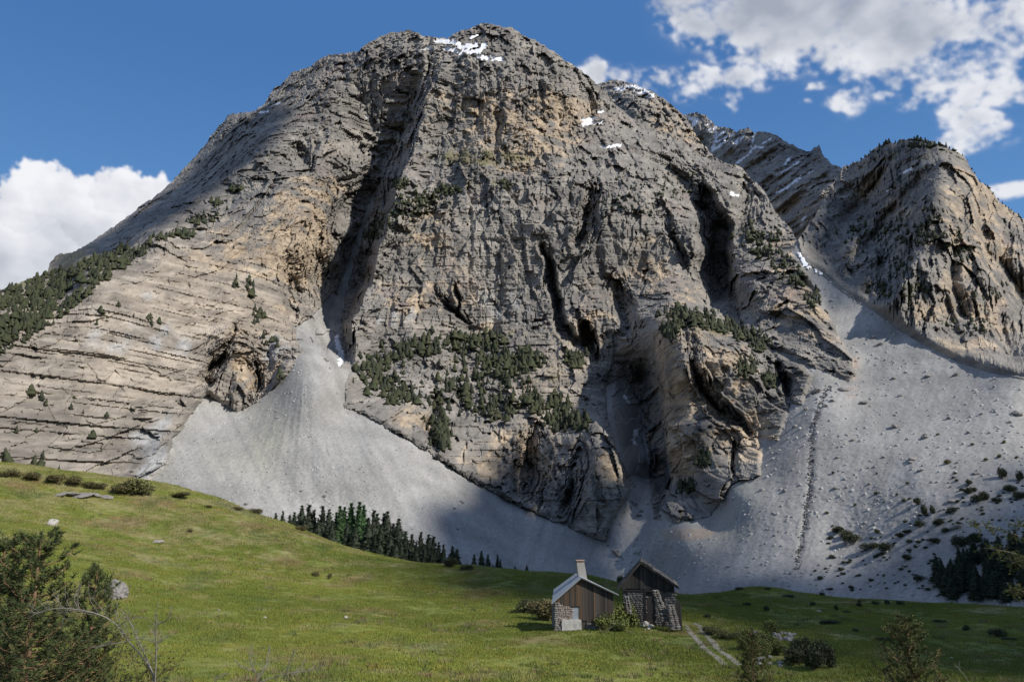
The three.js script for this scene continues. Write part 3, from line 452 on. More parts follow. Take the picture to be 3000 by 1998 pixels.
// heights surveyed at (x, distance ahead, height)
const meadowPts = [];
const mp = (px, py, z, dh = 0) => { const p = at(px, py, z); meadowPts.push([p.x, -p.z, p.y + dh]); };
for (const [d, h] of [[-60, 16], [-25, 14], [0, 12.6], [15, 9.4], [40, 3.6]]) for (const x of [-70, 0, 70]) meadowPts.push([x, d, h + (d > 30 ? 0 : x * 0.004)]);
mp(300, 1998, 62); mp(1000, 1998, 67); mp(1500, 1998, 69); mp(2100, 1998, 69); mp(2900, 1998, 67); mp(-200, 1998, 58);
mp(150, 1850, 84); mp(0, 1600, 130); mp(450, 1700, 124); mp(700, 1800, 106); mp(1000, 1800, 114); mp(1300, 1760, 136); mp(1000, 1700, 155); mp(700, 1640, 165); mp(300, 1520, 175); mp(1300, 1880, 92); mp(1700, 1845, 100); mp(1990, 1832, 108); mp(2300, 1850, 101); mp(2600, 1900, 89); mp(2900, 1880, 95);
mp(-250, 1370, 232); mp(0, 1402, 230); mp(200, 1425, 236); mp(440, 1447, 240); mp(600, 1468, 238); mp(780, 1536, 234); mp(900, 1568, 230); mp(1050, 1620, 225); mp(1150, 1648, 218); mp(1300, 1668, 208); mp(1480, 1680, 198); mp(1620, 1690, 188); mp(1760, 1706, 178); mp(1860, 1722, 165); mp(2020, 1752, 142); mp(2120, 1730, 155); mp(2230, 1712, 162); mp(2330, 1728, 156); mp(2500, 1788, 134); mp(2700, 1775, 138); mp(2850, 1776, 138); mp(3000, 1782, 138); mp(3250, 1790, 138);
for (const [px, z, h] of [[-250, 262, 8], [0, 262, 8], [440, 275, 2], [780, 265, -3], [1050, 255, -6], [1300, 245, -7], [1620, 225, -8], [1860, 205, -8], [2020, 180, -7], [2230, 200, -8], [2500, 175, -9], [2700, 180, -9], [3000, 180, -9], [3250, 190, -9]]) { const p = at(px, 1500, z); meadowPts.push([p.x, -p.z, h]); const q = at(px, 1500, z + 60); meadowPts.push([q.x, -q.z, Math.min(h, 0) - 10]); }
const meadowH0 = spline2(meadowPts, 100);
const meadowT = cached((x, d) => meadowH0(x, d), -330, -80, 330, 400, 1.5);
function groundH(x, z) {
  const d = -z, h = meadowT(x, d);
  const up = sat((d - 30) / 40);
  return h + up * (1.7 * fbm(x / 30, d / 30, 1.3, 3) + 0.35 * noise(x / 7, d / 7, 2.6) + 0.10 * noise(x / 1.9, d / 1.9, 6.1));
}
function onGround(px, py, guess = 120) {        // where a line of sight meets the meadow
  const s = sight(px, py); let z = 20; for (; z < 330; z += 0.5) if (EYE.y + s[1] * z < groundH(EYE.x + s[0] * z, s[2] * z)) break;
  const p = new THREE.Vector3(EYE.x + s[0] * z, 0, s[2] * z); p.y = groundH(p.x, p.z); return p;
}
const RUTS = [[[2008, 1831], [2030, 1862], [2055, 1890], [2085, 1918], [2128, 1953]], [[2035, 1826], [2052, 1838], [2062, 1852], [2090, 1885], [2130, 1920], [2172, 1952]]];
const BARE = [[1520, 1668, 6, 3, 0]];
function meadowColor(x, z, seedy = 0) {
  const n = fbm(x / 34, z / 34, 5, 4), n2 = fbm(x / 9, z / 9, 2, 4), n3 = fbm(x / 2.6, z / 2.6, 8, 3), f = noise(x / 0.7, z / 0.7, 3);
  const h = groundH(x, z), hill = sat((h + 1) / 9) * ss(120, 170, -z);
  let c = mix3([0.112, 0.135, 0.019], [0.185, 0.198, 0.032], sat(0.5 + n * 1.3 + n2 * 0.5));
  c = mix3(c, [0.225, 0.195, 0.085], ss(0.0, 0.40, n2 + 0.5 * n3 + hill * 0.28 - 0.06) * 0.75);      // last year's straw
  c = mix3(c, [0.19, 0.13, 0.065], ss(0.12, 0.44, fbm(x / 13 + 9, z / 13, 4, 4) + hill * 0.08) * 0.6);    // bare brown patches
  c = mix3(c, [0.075, 0.105, 0.022], ss(0.10, 0.4, fbm(x / 6 + 3, z / 17, 9, 3)) * 0.6);
  c = mix3(c, [0.20, 0.20, 0.11], ss(0.24, 0.42, fbm(x / 16 + 30, z / 16, 7, 4)) * 0.5);             // grey lichen heath
  const v = 1 + 0.18 * f + 0.2 * n3; return [c[0] * v, c[1] * v, c[2] * v];
}
{
  const NA = 760, NR = 520, pos = [], col = [], idx = [];
  const a0 = -46 * Math.PI / 180, a1 = 46 * Math.PI / 180;
  // finer ahead of the viewer, coarse behind: rings of distance
  const dist = j => j < 30 ? -40 + j * 2.6 : 38 * Math.pow(300 / 38, (j - 30) / (NR - 30));
  for (let j = 0; j <= NR; j++) for (let i = 0; i <= NA; i++) {
    const d = dist(j), w = Math.max(d, 0) * 1.0 + 75 * sat((38 - d) / 78) + 0, a = a0 + (a1 - a0) * i / NA;
    const x = d > 38 ? Math.tan(a) * d : Math.tan(a) * Math.max(38, 38 + (38 - d) * 0.7), z = -d;
    pos.push(x, groundH(x, z), z); const c = meadowColor(x, z); col.push(c[0], c[1], c[2]);
  }
  for (let j = 0; j < NR; j++) for (let i = 0; i < NA; i++) { const a = j * (NA + 1) + i, b = a + 1, c = b + NA + 1, d = a + NA + 1; idx.push(a, b, c, a, c, d); }
  const g = new THREE.BufferGeometry(); g.setAttribute('position', new THREE.Float32BufferAttribute(pos, 3)); g.setAttribute('color', new THREE.Float32BufferAttribute(col, 3)); g.setIndex(idx); g.computeVertexNormals();
  structure(new THREE.Mesh(g, vmat(0.95)), 'meadow', 'green alpine meadow with straw-coloured patches sloping up to the left');
}
// the two wheel ruts of a farm track
{
  const track = new THREE.Group();
  RUTS.forEach((L, n) => {
    const c = new THREE.CatmullRomCurve3(L.map(([x, y]) => onGround(x, y))), N = 150, pos = [], col = [], idx = [];
    for (let i = 0; i <= N; i++) {
      const p = c.getPoint(i / N), t = c.getTangent(i / N), sx = -t.z, sz = t.x, l = Math.hypot(sx, sz), w = 0.36 * (1 + 0.4 * noise(i / 6, n * 9, 2)) * sat(i / 8);
      for (let k = 0; k < 5; k++) { const u = (k / 2 - 1) * w, x = p.x + sx / l * u, z = p.z + sz / l * u; pos.push(x, groundH(x, z) + 0.06 - 0.03 * (k % 4 === 0 ? 1 : 0), z); const v = 0.85 + 0.35 * noise(i / 3, k, n) ; col.push(0.30 * v, 0.27 * v, 0.21 * v); }
      if (i) for (let k = 0; k < 4; k++) { const a = (i - 1) * 5 + k; idx.push(a, a + 5, a + 1, a + 1, a + 5, a + 6); }
    }
    const g = new THREE.BufferGeometry(); g.setAttribute('position', new THREE.Float32BufferAttribute(pos, 3)); g.setAttribute('color', new THREE.Float32BufferAttribute(col, 3)); g.setIndex(idx); g.computeVertexNormals();
    const m = new THREE.Mesh(g, new THREE.MeshStandardMaterial({ vertexColors: true, roughness: 0.97, side: THREE.DoubleSide })); m.name = n ? 'wheel_rut_001' : 'wheel_rut'; track.add(m);
  });
  structure(track, 'dirt_track', 'two pale wheel ruts curving from the barn to the right foreground');
}
// grass tufts: nobody could count them
function blades(seed, n, h, spread, w) {
  const r = rng(seed), pos = [], idx = [];
  for (let i = 0; i < n; i++) {
    const a = r() * 6.283, x = (r() - .5) * spread, z = (r() - .5) * spread, hh = h * (0.5 + r() * 0.7), lx = Math.cos(a) * w, lz = Math.sin(a) * w, bx = (r() - .5) * hh * 0.9, bz = (r() - .5) * hh * 0.9, k = pos.length / 3;
    pos.push(x - lx, -0.05, z - lz, x + lx, -0.05, z + lz, x + bx, hh, z + bz); idx.push(k, k + 1, k + 2);
  }
  const g = new THREE.BufferGeometry(); g.setAttribute('position', new THREE.Float32BufferAttribute(pos, 3)); g.setIndex(idx); g.computeVertexNormals(); return g;
}
{
  const N = 150000, g = blades(3, 30, 0.13, 0.8, 0.026), m = new THREE.InstancedMesh(g, new THREE.MeshStandardMaterial({ color: 0xffffff, roughness: 0.9, side: THREE.DoubleSide }), N);
  const r = rng(11), M = new THREE.Matrix4(), Q = new THREE.Quaternion(), S = new THREE.Vector3(), P = new THREE.Vector3(), C = new THREE.Color(), Y = new THREE.Vector3(0, 1, 0);
  let n = 0;
  const ruts = RUTS.flatMap(L => new THREE.CatmullRomCurve3(L.map(([x, y]) => onGround(x, y))).getPoints(80));
  while (n < N) {
    const d = 52 * Math.pow(245 / 52, Math.sqrt(r())), a = (r() - 0.5) * 1.36, x = Math.tan(a) * d, z = -d;
    if (d < 125 && x > 10 && x < 45 && ruts.some(p => Math.hypot(p.x - x, p.z - z) < 0.5)) continue;
    const den = noise(x / 8, z / 8, 44) + 0.5 * noise(x / 2.5, z / 2.5, 4); if (den < -0.25 && r() < 0.6) continue;
    P.set(x, groundH(x, z), z); const s = (0.55 + 0.8 * r() * (1 + den)) * (0.8 + d / 260); S.set(s * 1.2, s, s * 1.2); Q.setFromAxisAngle(Y, r() * 6.3); M.compose(P, Q, S); m.setMatrixAt(n, M);
    const c = meadowColor(x, z), v = 0.98 + 0.3 * r(), q = r() < 0.08 ? 1 : 0; C.setRGB(c[0] * v * (1 + q * 0.5), c[1] * v * 1.05, c[2] * v); m.setColorAt(n, C); n++;
  }
  m.name = 'grass'; tag(m, 'short green and straw-coloured meadow grass', 'grass', null, 'stuff'); scene.add(m);
}
// dry tussocks and taller weeds
{
  const N = 1500, g = blades(9, 26, 0.42, 0.5, 0.022), m = new THREE.InstancedMesh(g, new THREE.MeshStandardMaterial({ color: 0xffffff, roughness: 0.9, side: THREE.DoubleSide }), N);
  const r = rng(19), M = new THREE.Matrix4(), Q = new THREE.Quaternion(), S = new THREE.Vector3(), P = new THREE.Vector3(), C = new THREE.Color(), Y = new THREE.Vector3(0, 1, 0); let n = 0;
  while (n < N) { const d = 55 * Math.pow(240 / 55, r()), x = Math.tan((r() - 0.5) * 1.36) * d, z = -d; if (noise(x / 12, z / 12, 3) + 0.5 * noise(x / 4, z / 4, 6) < 0.12) continue; P.set(x, groundH(x, z), z); const k = 0.6 + 0.9 * r(); M.compose(P, Q.setFromAxisAngle(Y, r() * 6.3), S.set(k * 1.3, k, k * 1.3)); m.setMatrixAt(n, M); const v = 0.7 + 0.5 * r(); r() < 0.55 ? C.setRGB(0.23 * v, 0.20 * v, 0.09 * v) : r() < 0.5 ? C.setRGB(0.09 * v, 0.12 * v, 0.03 * v) : C.setRGB(0.20 * v, 0.13 * v, 0.07 * v); m.setColorAt(n, C); n++; }
  m.name = 'dry_tussocks'; tag(m, 'scattered dry tussocks and weeds standing in the meadow', 'grass', null, 'stuff'); scene.add(m);
}
// ------------------------------------------------------------------ the cloud overhead, out of the frame, that shades the valley behind the huts
function shadowPoint(p, height) { const t = (height - p.y) / SUN.y; return new THREE.Vector3(p.x + SUN.x * t, height, p.z + SUN.z * t); }
function cloud(H, spots, label) {
  const edge = spots.map(p => { const q = shadowPoint(p, H); return [q.x, q.z]; });
  let x0 = 1e9, x1 = -1e9, z0 = 1e9, z1 = -1e9; for (const [x, z] of edge) { x0 = Math.min(x0, x); x1 = Math.max(x1, x); z0 = Math.min(z0, z); z1 = Math.max(z1, z); }
  x0 -= 40; x1 += 40; z0 -= 40; z1 += 40;
  const N = 170, pos = [], idx = [], thick = [];
  for (let side = 0; side < 2; side++) for (let j = 0; j <= N; j++) for (let i = 0; i <= N; i++) {
    const x = mix(x0, x1, i / N), z = mix(z0, z1, j / N), sd = polyDist(x, z, edge) + 22 * fbm(x / 60, z / 60, 3, 4), t = Math.max(0, -sd);
    const T = t > 0 ? (side ? 14 : 60) * Math.sqrt(sat(t / 70)) * (0.75 + 0.5 * fbm(x / 40, z / 40, side * 9, 4)) + 1 : 0;
    pos.push(x, H + (side ? -T : T), z); if (!side) thick.push(t > 0);
  }
  for (let side = 0; side < 2; side++) for (let j = 0; j < N; j++) for (let i = 0; i < N; i++) {
    const a = j * (N + 1) + i, b = a + 1, c = b + N + 1, d = a + N + 1, o = side * (N + 1) * (N + 1); if (!(thick[a] || thick[b] || thick[c] || thick[d])) continue;
    side ? idx.push(o + a, o + b, o + c, o + a, o + c, o + d) : idx.push(a, c, b, a, d, c);
  }
  const g = new THREE.BufferGeometry(); g.setAttribute('position', new THREE.Float32BufferAttribute(pos, 3)); g.setIndex(idx); g.computeVertexNormals();
  structure(new THREE.Mesh(g, mat(0.85, 0.85, 0.86, 1)), 'cloud', label);
}
cloud(1150, [onGround(1345, 1690), onGround(1430, 1735), onGround(1560, 1772), onGround(1640, 1775), onGround(1740, 1768), onGround(1850, 1760), onGround(2000, 1800), onGround(2120, 1812), onGround(2360, 1862), onGround(2470, 1930), onGround(2600, 1996), new THREE.Vector3(60, 6, -42), new THREE.Vector3(330, 0, -30), new THREE.Vector3(520, 30, -200),
    massif.spot(3120, 1370), massif.spot(3000, 1470), massif.spot(2850, 1530), massif.spot(2700, 1600), massif.spot(2500, 1645), massif.spot(2250, 1665), massif.spot(2000, 1672), massif.spot(1900, 1560), massif.spot(1850, 1450), massif.spot(1770, 1400), massif.spot(1720, 1300), massif.spot(1620, 1270), massif.spot(1530, 1300), massif.spot(1460, 1400), massif.spot(1390, 1465), massif.spot(1310, 1520), massif.spot(1290, 1600)], 'white cumulus cloud overhead whose shade lies on the valley floor');
cloud(1500, [[840, 300], [790, 305], [720, 350], [640, 420], [560, 500], [470, 580], [380, 640], [280, 705], [200, 745], [250, 752], [400, 705], [520, 640], [620, 560], [700, 505], [770, 440], [830, 380]].map(([x, y]) => massif.spot(x, y)), 'thin white cloud bank overhead whose shade lies on the left shoulder');
cloud(1500, [[2440, 560], [2500, 490], [2570, 440], [2660, 415], [2730, 440], [2745, 540], [2715, 640], [2660, 740], [2600, 840], [2540, 885], [2470, 835], [2410, 770], [2390, 680]].map(([x, y]) => rightMt.spot(x, y)), 'small white cloud overhead whose shade lies on the right mountain');
{ const c = farRidge.spot(2280, 500); cloud(2400, [...Array(18).keys()].map(k => new THREE.Vector3(c.x + 300 * Math.cos(k * 0.349), c.y, c.z + 470 * Math.sin(k * 0.349))), 'distant white cloud overhead whose shade lies on the far ridge'); }
// ------------------------------------------------------------------ trees
const _v = new THREE.Vector3();
function geo(pos, col, idx) { const g = new THREE.BufferGeometry(); g.setAttribute('position', new THREE.Float32BufferAttribute(pos, 3)); if (col) g.setAttribute('color', new THREE.Float32BufferAttribute(col, 3)); if (idx) g.setIndex(idx); g.computeVertexNormals(); return g; }
// needles are sprays of narrow faces; tone varies from spray to spray
function spray(r, pos, col, bx, by, bz, dx, dy, dz, len, n, w, tone, spread = 0.5) {
  for (let i = 0; i < n; i++) {
    const t = r(), ox = bx + dx * t, oy = by + dy * t, oz = bz + dz * t, a = r() * 6.283, e = (r() - 0.35) * 2 * spread, c = Math.cos(e);
    let nx = Math.cos(a) * c + dx * 0.9, ny = Math.sin(e) + dy * 0.6 + 0.15, nz = Math.sin(a) * c + dz * 0.9; const l = len * (0.6 + r() * 0.7) / Math.hypot(nx, ny, nz); nx *= l; ny *= l; nz *= l;
    const sx = (r() - .5), sy = (r() - .5), sz = (r() - .5), q = w / Math.hypot(sx, sy, sz), v = 0.7 + r() * 0.6;
    pos.push(ox - sx * q, oy - sy * q, oz - sz * q, ox + sx * q, oy + sy * q, oz + sz * q, ox + nx, oy + ny, oz + nz);
    for (let k = 0; k < 3; k++) col.push(tone[0] * v, tone[1] * v, tone[2] * v);
  }
}
function tube(pts, r0, r1, sides = 6) {
  const c = new THREE.CatmullRomCurve3(pts), N = Math.max(3, pts.length * 2), pos = [], idx = [], fr = c.computeFrenetFrames(N, false);
  for (let i = 0; i <= N; i++) { const p = c.getPointAt(i / N), r = mix(r0, r1, i / N); for (let k = 0; k < sides; k++) { const a = k / sides * 6.283, n = fr.normals[i], b = fr.binormals[i]; pos.push(p.x + r * (Math.cos(a) * n.x + Math.sin(a) * b.x), p.y + r * (Math.cos(a) * n.y + Math.sin(a) * b.y), p.z + r * (Math.cos(a) * n.z + Math.sin(a) * b.z)); } if (i) for (let k = 0; k < sides; k++) { const a = (i - 1) * sides + k, b2 = (i - 1) * sides + (k + 1) % sides; idx.push(a, b2, a + sides, b2, b2 + sides, a + sides); } }
  const g = new THREE.BufferGeometry(); g.setAttribute('position', new THREE.Float32BufferAttribute(pos, 3)); g.setIndex(idx); g.computeVertexNormals(); return g;
}
const leafMat = new THREE.MeshStandardMaterial({ vertexColors: true, roughness: 0.85, side: THREE.DoubleSide });
const barkMat = mat(0.11, 0.075, 0.05, 0.95), greyBark = mat(0.24, 0.215, 0.185, 0.95), pineBark = mat(0.20, 0.115, 0.065, 0.95);
// a spruce of height 1: trunk and whorls of drooping sprays
function spruceCrown(seed, whorls, wide, tone, fine = 1) {
  const r = rng(seed), pos = [], col = [];
  for (let w = 0; w < whorls; w++) {
    const t = w / (whorls - 1), h = 0.06 + 0.94 * t, R = wide * Math.pow(1 - t, 0.85) * (0.75 + r() * 0.5) + 0.012, nb = Math.max(3, Math.round((9 - 4 * t) * fine));
    for (let b = 0; b < nb; b++) {
      const a = r() * 6.283, L = R * (0.6 + r() * 0.6), y = h + (r() - .5) * 0.04, k = 0.75 + r() * 0.5, T = [tone[0] * k, tone[1] * k, tone[2] * k];
      spray(r, pos, col, Math.cos(a) * L * 0.1, y, Math.sin(a) * L * 0.1, Math.cos(a) * L * 0.8, -L * (0.28 + r() * 0.2), Math.sin(a) * L * 0.8, 0.035 + 0.2 * R, Math.round(6 * fine), 0.010 + 0.03 * R, T, 0.5);
    }
  }
  spray(r, pos, col, 0, 0.95, 0, 0, 0.05, 0, 0.03, 5, 0.006, tone, 0.9);
  return geo(pos, col);
}
function coneCore(seed, tiers, wide, sides, tone, lean = 0) {      // one closed ragged surface, tier upon tier
  const r = rng(seed), pos = [], col = [], idx = []; let rows = 0;
  const ring = (R, y, k) => { for (let s = 0; s < sides; s++) { const a = s / sides * 6.283 + rows * 0.4, q = R * (0.5 + 1.0 * r()), v = k * (0.8 + 0.4 * r()); pos.push(Math.cos(a) * q + lean * y, y + (r() - .5) * 0.03, Math.sin(a) * q); col.push(tone[0] * v, tone[1] * v, tone[2] * v); } if (rows++) for (let s = 0; s < sides; s++) { const a = (rows - 2) * sides + s, b = (rows - 2) * sides + (s + 1) % sides; idx.push(a, a + sides, b, b, a + sides, b + sides); } };
  ring(0.02, 0, 1); ring(wide * 0.8, 0.08, 1);
  for (let i = 0; i < tiers; i++) { const t = i / tiers, R = wide * Math.pow(1 - t, 0.8); ring(R, 0.10 + 0.88 * t, 1.1); ring(R * 0.62, 0.10 + 0.88 * (t + 0.55 / tiers), 0.9); }
  ring(0.006, 1, 1.1); const g = geo(pos, col, idx); return g;
}
const spruces = [1, 2, 3, 4].map(s => mergeGeometries([coneCore(s, 9, 0.17 + 0.02 * (s % 3), 9, [0.022, 0.031, 0.015]).toNonIndexed(), spruceCrown(s * 31, 20, 0.27 + 0.03 * (s % 3), [0.030, 0.042, 0.020], 1.5)]));
const larches = [5, 6].map(s => mergeGeometries([coneCore(s, 9, 0.15, 9, [0.036, 0.075, 0.022]).toNonIndexed(), spruceCrown(s * 31, 22, 0.24, [0.045, 0.095, 0.028], 1.5)]));
const trunkGeo = new THREE.CylinderGeometry(0.004, 0.017, 0.97, 6); trunkGeo.translate(0, 0.475, 0);
function conifer(crownGeo, p, h, wide, name, label, group, bark = barkMat) {
  const t = new THREE.Group(); t.name = numbered(name);
  const a = new THREE.Mesh(trunkGeo, bark), b = new THREE.Mesh(crownGeo, leafMat); a.name = 'trunk'; b.name = 'crown'; t.add(a, b);
  t.position.copy(p); t.scale.set(h * wide, h, h * wide); t.rotation.y = (p.x * 7.3 + p.z * 3.1) % 6.283; tag(t, label, 'tree', group); scene.add(t); return t;
}
// ---- the small wood behind the brow of the meadow: [px, top py, distance, kind]
{
  const r = rng(77), W = [];
  for (const [x, y] of [[804, 1506], [825, 1500], [846, 1512], [859, 1504], [880, 1484], [901, 1484], [916, 1498], [942, 1487], [961, 1496], [1093, 1500], [1103, 1510], [1124, 1508], [1133, 1503], [1152, 1538], [1167, 1524], [1188, 1559], [1207, 1568], [1233, 1562], [1256, 1570], [1270, 1576], [1286, 1592], [1300, 1597], [1326, 1602], [1339, 1611]]) W.push([x, y, 248 + r() * 14, 0]);
  for (const [x, y] of [[993, 1487], [1006, 1489], [1026, 1478], [1050, 1475], [1063, 1485], [983, 1505]]) W.push([x, y, 250 + r() * 6, 1]);
  for (const [x, y] of [[1016, 1530], [1078, 1520], [1115, 1540], [1143, 1560], [1195, 1590], [1220, 1590], [1245, 1596], [1175, 1580], [1265, 1605], [930, 1520], [972, 1528], [1040, 1545], [1100, 1560], [1130, 1580], [1160, 1590], [890, 1515]]) W.push([x, y, 243 + r() * 5, 0]);
  for (const [x, y] of [[1390, 1625], [1411, 1616], [1430, 1627], [1458, 1627], [1466, 1640], [1509, 1660], [1543, 1657], [1318, 1627], [1445, 1655]]) W.push([x, y, 226 + r() * 10, 0]);
  for (const [x, y, z, k] of W) {
    const p = at(x, 1560, z); const h0 = groundH(p.x, p.z), top = at(x, y, z); const h = Math.max(2.2, top.y - h0 + 0.15); p.y = h0 - 0.15; p.x = top.x + (p.x - top.x) * 0.2;
    const where = x < 970 ? 'dark green spruce at the left end of the small wood' : x < 1300 ? 'dark green spruce in the thick of the small wood' : 'small dark spruce standing apart right of the wood, on the brow';
    conifer(k ? larches[W.length % 2] : spruces[Math.floor(r() * 4)], p, h, 0.85 + r() * 0.35, k ? 'larch_tree' : 'spruce_tree', k ? 'bright green larch in the middle of the small wood' : where, k ? 'bright green larches in the wood' : x < 970 ? 'spruces at the left of the wood' : x < 1300 ? 'spruces in the middle of the wood' : 'small spruces right of the wood');
  }
}
// ---- pines high on the cliffs
const farPine = [8, 9, 10, 11, 12, 13].map(s => coneCore(s * 17, [4, 3, 5, 2, 3, 4][s - 8], [0.22, 0.32, 0.18, 0.42, 0.27, 0.36][s - 8], 8, [[0.024, 0.030, 0.012], [0.038, 0.044, 0.015], [0.029, 0.033, 0.014], [0.034, 0.042, 0.014], [0.022, 0.027, 0.012], [0.045, 0.048, 0.018]][s - 8], 0.06 * ((s % 3) - 1)));
{
  const r = rng(5), all = [];
  const inPoly = (P, n, h0, h1, keep, body = massif, where) => { let x0 = 1e9, x1 = -1e9, y0 = 1e9, y1 = -1e9; for (const [x, y] of P) { x0 = Math.min(x0, x); x1 = Math.max(x1, x); y0 = Math.min(y0, y); y1 = Math.max(y1, y); } let k = 0, t = 0; while (k < n && t++ < 40000) { const x = mix(x0, x1, r()), y = mix(y0, y1, r()); if (polyDist(x, y, P) > 0 || noise(x / 45, y / 30, 7) + 0.4 * noise(x / 15, y / 12, 3) < (keep ?? -0.3)) continue; all.push([x, y, mix(h0, h1, r() * r()), body, where]); k++; } };
  const blobs = (L, n, h0, h1, body = massif, where) => { for (let k = 0; k < n; k++) { const b = L[Math.floor(r() * L.length)], a = r() * 6.283, q = Math.sqrt(-0.7 * Math.log(1 - r() * 0.95)); all.push([b[0] + Math.cos(a) * q * b[2], b[1] + Math.sin(a) * q * b[3], mix(h0, h1, r()), body, where]); } };
  inPoly([[-40, 880], [60, 835], [160, 800], [300, 748], [440, 712], [430, 742], [340, 800], [240, 880], [160, 945], [70, 1005], [-40, 1060]], 800, 13, 34, -0.35, massif, 0);
  blobs([[470, 702, 20, 8], [520, 690, 22, 9], [570, 655, 26, 12], [640, 605, 26, 10], [690, 558, 16, 8], [600, 640, 30, 16], [550, 690, 20, 10]], 70, 12, 24, massif, 0);
  blobs([[1180, 1040, 70, 26], [1330, 1010, 80, 30], [1430, 1010, 50, 26], [1400, 1070, 110, 50], [1500, 1110, 80, 46], [1400, 1180, 120, 46], [1280, 1240, 30, 46], [1470, 1200, 70, 40], [1560, 1190, 40, 26], [1640, 1200, 26, 40], [1110, 1120, 70, 40], [1180, 1160, 50, 30], [1290, 1290, 26, 30], [1620, 1230, 26, 30], [1480, 1060, 80, 30], [1350, 1140, 60, 30], [1090, 1080, 40, 26], [1240, 1030, 40, 26], [1680, 1245, 46, 20], [1550, 1060, 30, 30], [1690, 1060, 26, 20]], 1000, 10, 32, massif, 1);
  blobs([[1250, 585, 56, 22], [1190, 625, 50, 22], [1130, 660, 46, 26], [1310, 560, 36, 14], [1090, 690, 20, 16], [1230, 610, 60, 22], [1170, 540, 20, 14], [1480, 545, 16, 12]], 460, 7, 17, massif, 2);
  blobs([[1975, 925, 36, 20], [2040, 930, 46, 18], [2110, 955, 46, 20], [2180, 985, 40, 18], [1960, 970, 26, 26], [2230, 1015, 26, 14], [2060, 960, 50, 16], [2190, 1080, 30, 30], [2010, 1430, 26, 24], [2060, 1350, 16, 30], [2255, 1120, 20, 20]], 480, 9, 28, massif, 3);
  blobs([[2200, 690, 40, 30], [2250, 740, 36, 26], [2300, 790, 36, 30], [2340, 830, 26, 20], [2380, 880, 20, 20], [2270, 700, 26, 20]], 120, 12, 24, massif, 3);
  blobs([[1850, 540, 90, 40], [1950, 560, 60, 26], [1800, 600, 60, 30], [1900, 620, 50, 20], [1980, 520, 50, 20]], 110, 7, 14, massif, 2);
  blobs([[730, 850, 16, 30], [750, 930, 20, 30], [790, 1010, 26, 30], [690, 840, 10, 16], [440, 945, 30, 14], [330, 930, 60, 26], [820, 1100, 20, 20]], 46, 12, 26, massif, 4);
  for (const [x, y, h] of [[86, 1160, 38], [118, 1172, 30], [132, 1188, 22], [206, 1200, 20], [243, 1212, 14], [310, 1222, 16], [270, 1284, 26], [293, 1322, 18], [122, 1345, 26], [45, 1270, 26], [105, 1266, 16], [18, 1365, 44], [95, 1380, 48], [115, 1390, 44], [170, 1385, 24], [155, 1236, 12], [220, 1246, 10], [330, 1255, 18], [216, 1168, 10], [318, 1190, 10], [10, 1340, 30], [122, 1262, 10], [62, 1210, 10]]) all.push([x, y, h, massif, 4]);
  for (let x = 2484; x < 2995; x += 5 + r() * 12) { const y = rightTop(x) + 3 + r() * 6; all.push([x, y, 6 + r() * r() * 16, rightMt, 5]); }
  blobs([[2700, 700, 50, 30], [2740, 640, 30, 26], [2640, 780, 50, 30], [2580, 850, 40, 26], [2760, 700, 50, 26], [2820, 740, 40, 26], [2900, 860, 50, 30], [2680, 860, 40, 26], [2700, 430, 60, 10], [2860, 960, 60, 30], [2520, 700, 50, 40], [2620, 680, 50, 40]], 330, 8, 20, rightMt, 5);
  all.sort((a, b) => b[2] - a[2]);
  const L = [['dark pine in the pinewood on the left ridge', 'pines on the left ridge'], ['dark pine on the wooded ledges of the central cliff', 'pines on the central ledges'], ['tiny dark pine high on the central face', 'pines high on the central face'], ['dark pine on the tower and spur right of the gorge', 'pines on the tower and spur'], ['lone dark pine on the bare beige wall at the left', 'lone pines on the beige wall'], ['small dark pine on the right-hand mountain', 'pines on the right mountain']];
  const rest = farPine.map(() => []), Q = new THREE.Quaternion(), S = new THREE.Vector3(), M = new THREE.Matrix4(), Y = new THREE.Vector3(0, 1, 0);
  all.forEach(([x, y, h, body, w], n) => {
    const p = body.spot(x, y), z = bearing(p)[2], H = h / F * z * 1.06, v = (n * 7 + Math.floor(x)) % 6; p.y -= 0.04 * H;
    if (n < 300) { const m = new THREE.Mesh(farPine[v], leafMat); m.name = numbered('pine_tree'); m.position.copy(p); { const wd = H * (0.8 + 0.7 * r()); m.scale.set(wd, H, wd); } m.rotation.set((r() - .5) * 0.2, r() * 6.28, (r() - .5) * 0.2); tag(m, L[w][0], 'tree', L[w][1]); scene.add(m); }
    else rest[v].push([p, H]);
  });
  const g = farPine.map((f, v) => rest[v].length), inst = farPine.map((f, v) => { const m = new THREE.InstancedMesh(f, leafMat, rest[v].length); rest[v].forEach(([p, H], k) => { const wd = H * (0.8 + 0.8 * r()); M.compose(p, Q.setFromEuler(new THREE.Euler((r() - .5) * 0.25, r() * 6.28, (r() - .5) * 0.25)), S.set(wd, H, wd)); m.setMatrixAt(k, M); }); return m; });
  const wood = new THREE.Group(); wood.name = 'cliff_pines'; inst.forEach((m, v) => { m.name = 'pine_mass' + (v ? '_00' + v : ''); m.userData.kind = 'stuff'; wood.add(m); }); tag(wood, 'scattered small dark pines all over the cliffs', 'trees', null, 'stuff'); scene.add(wood);
}
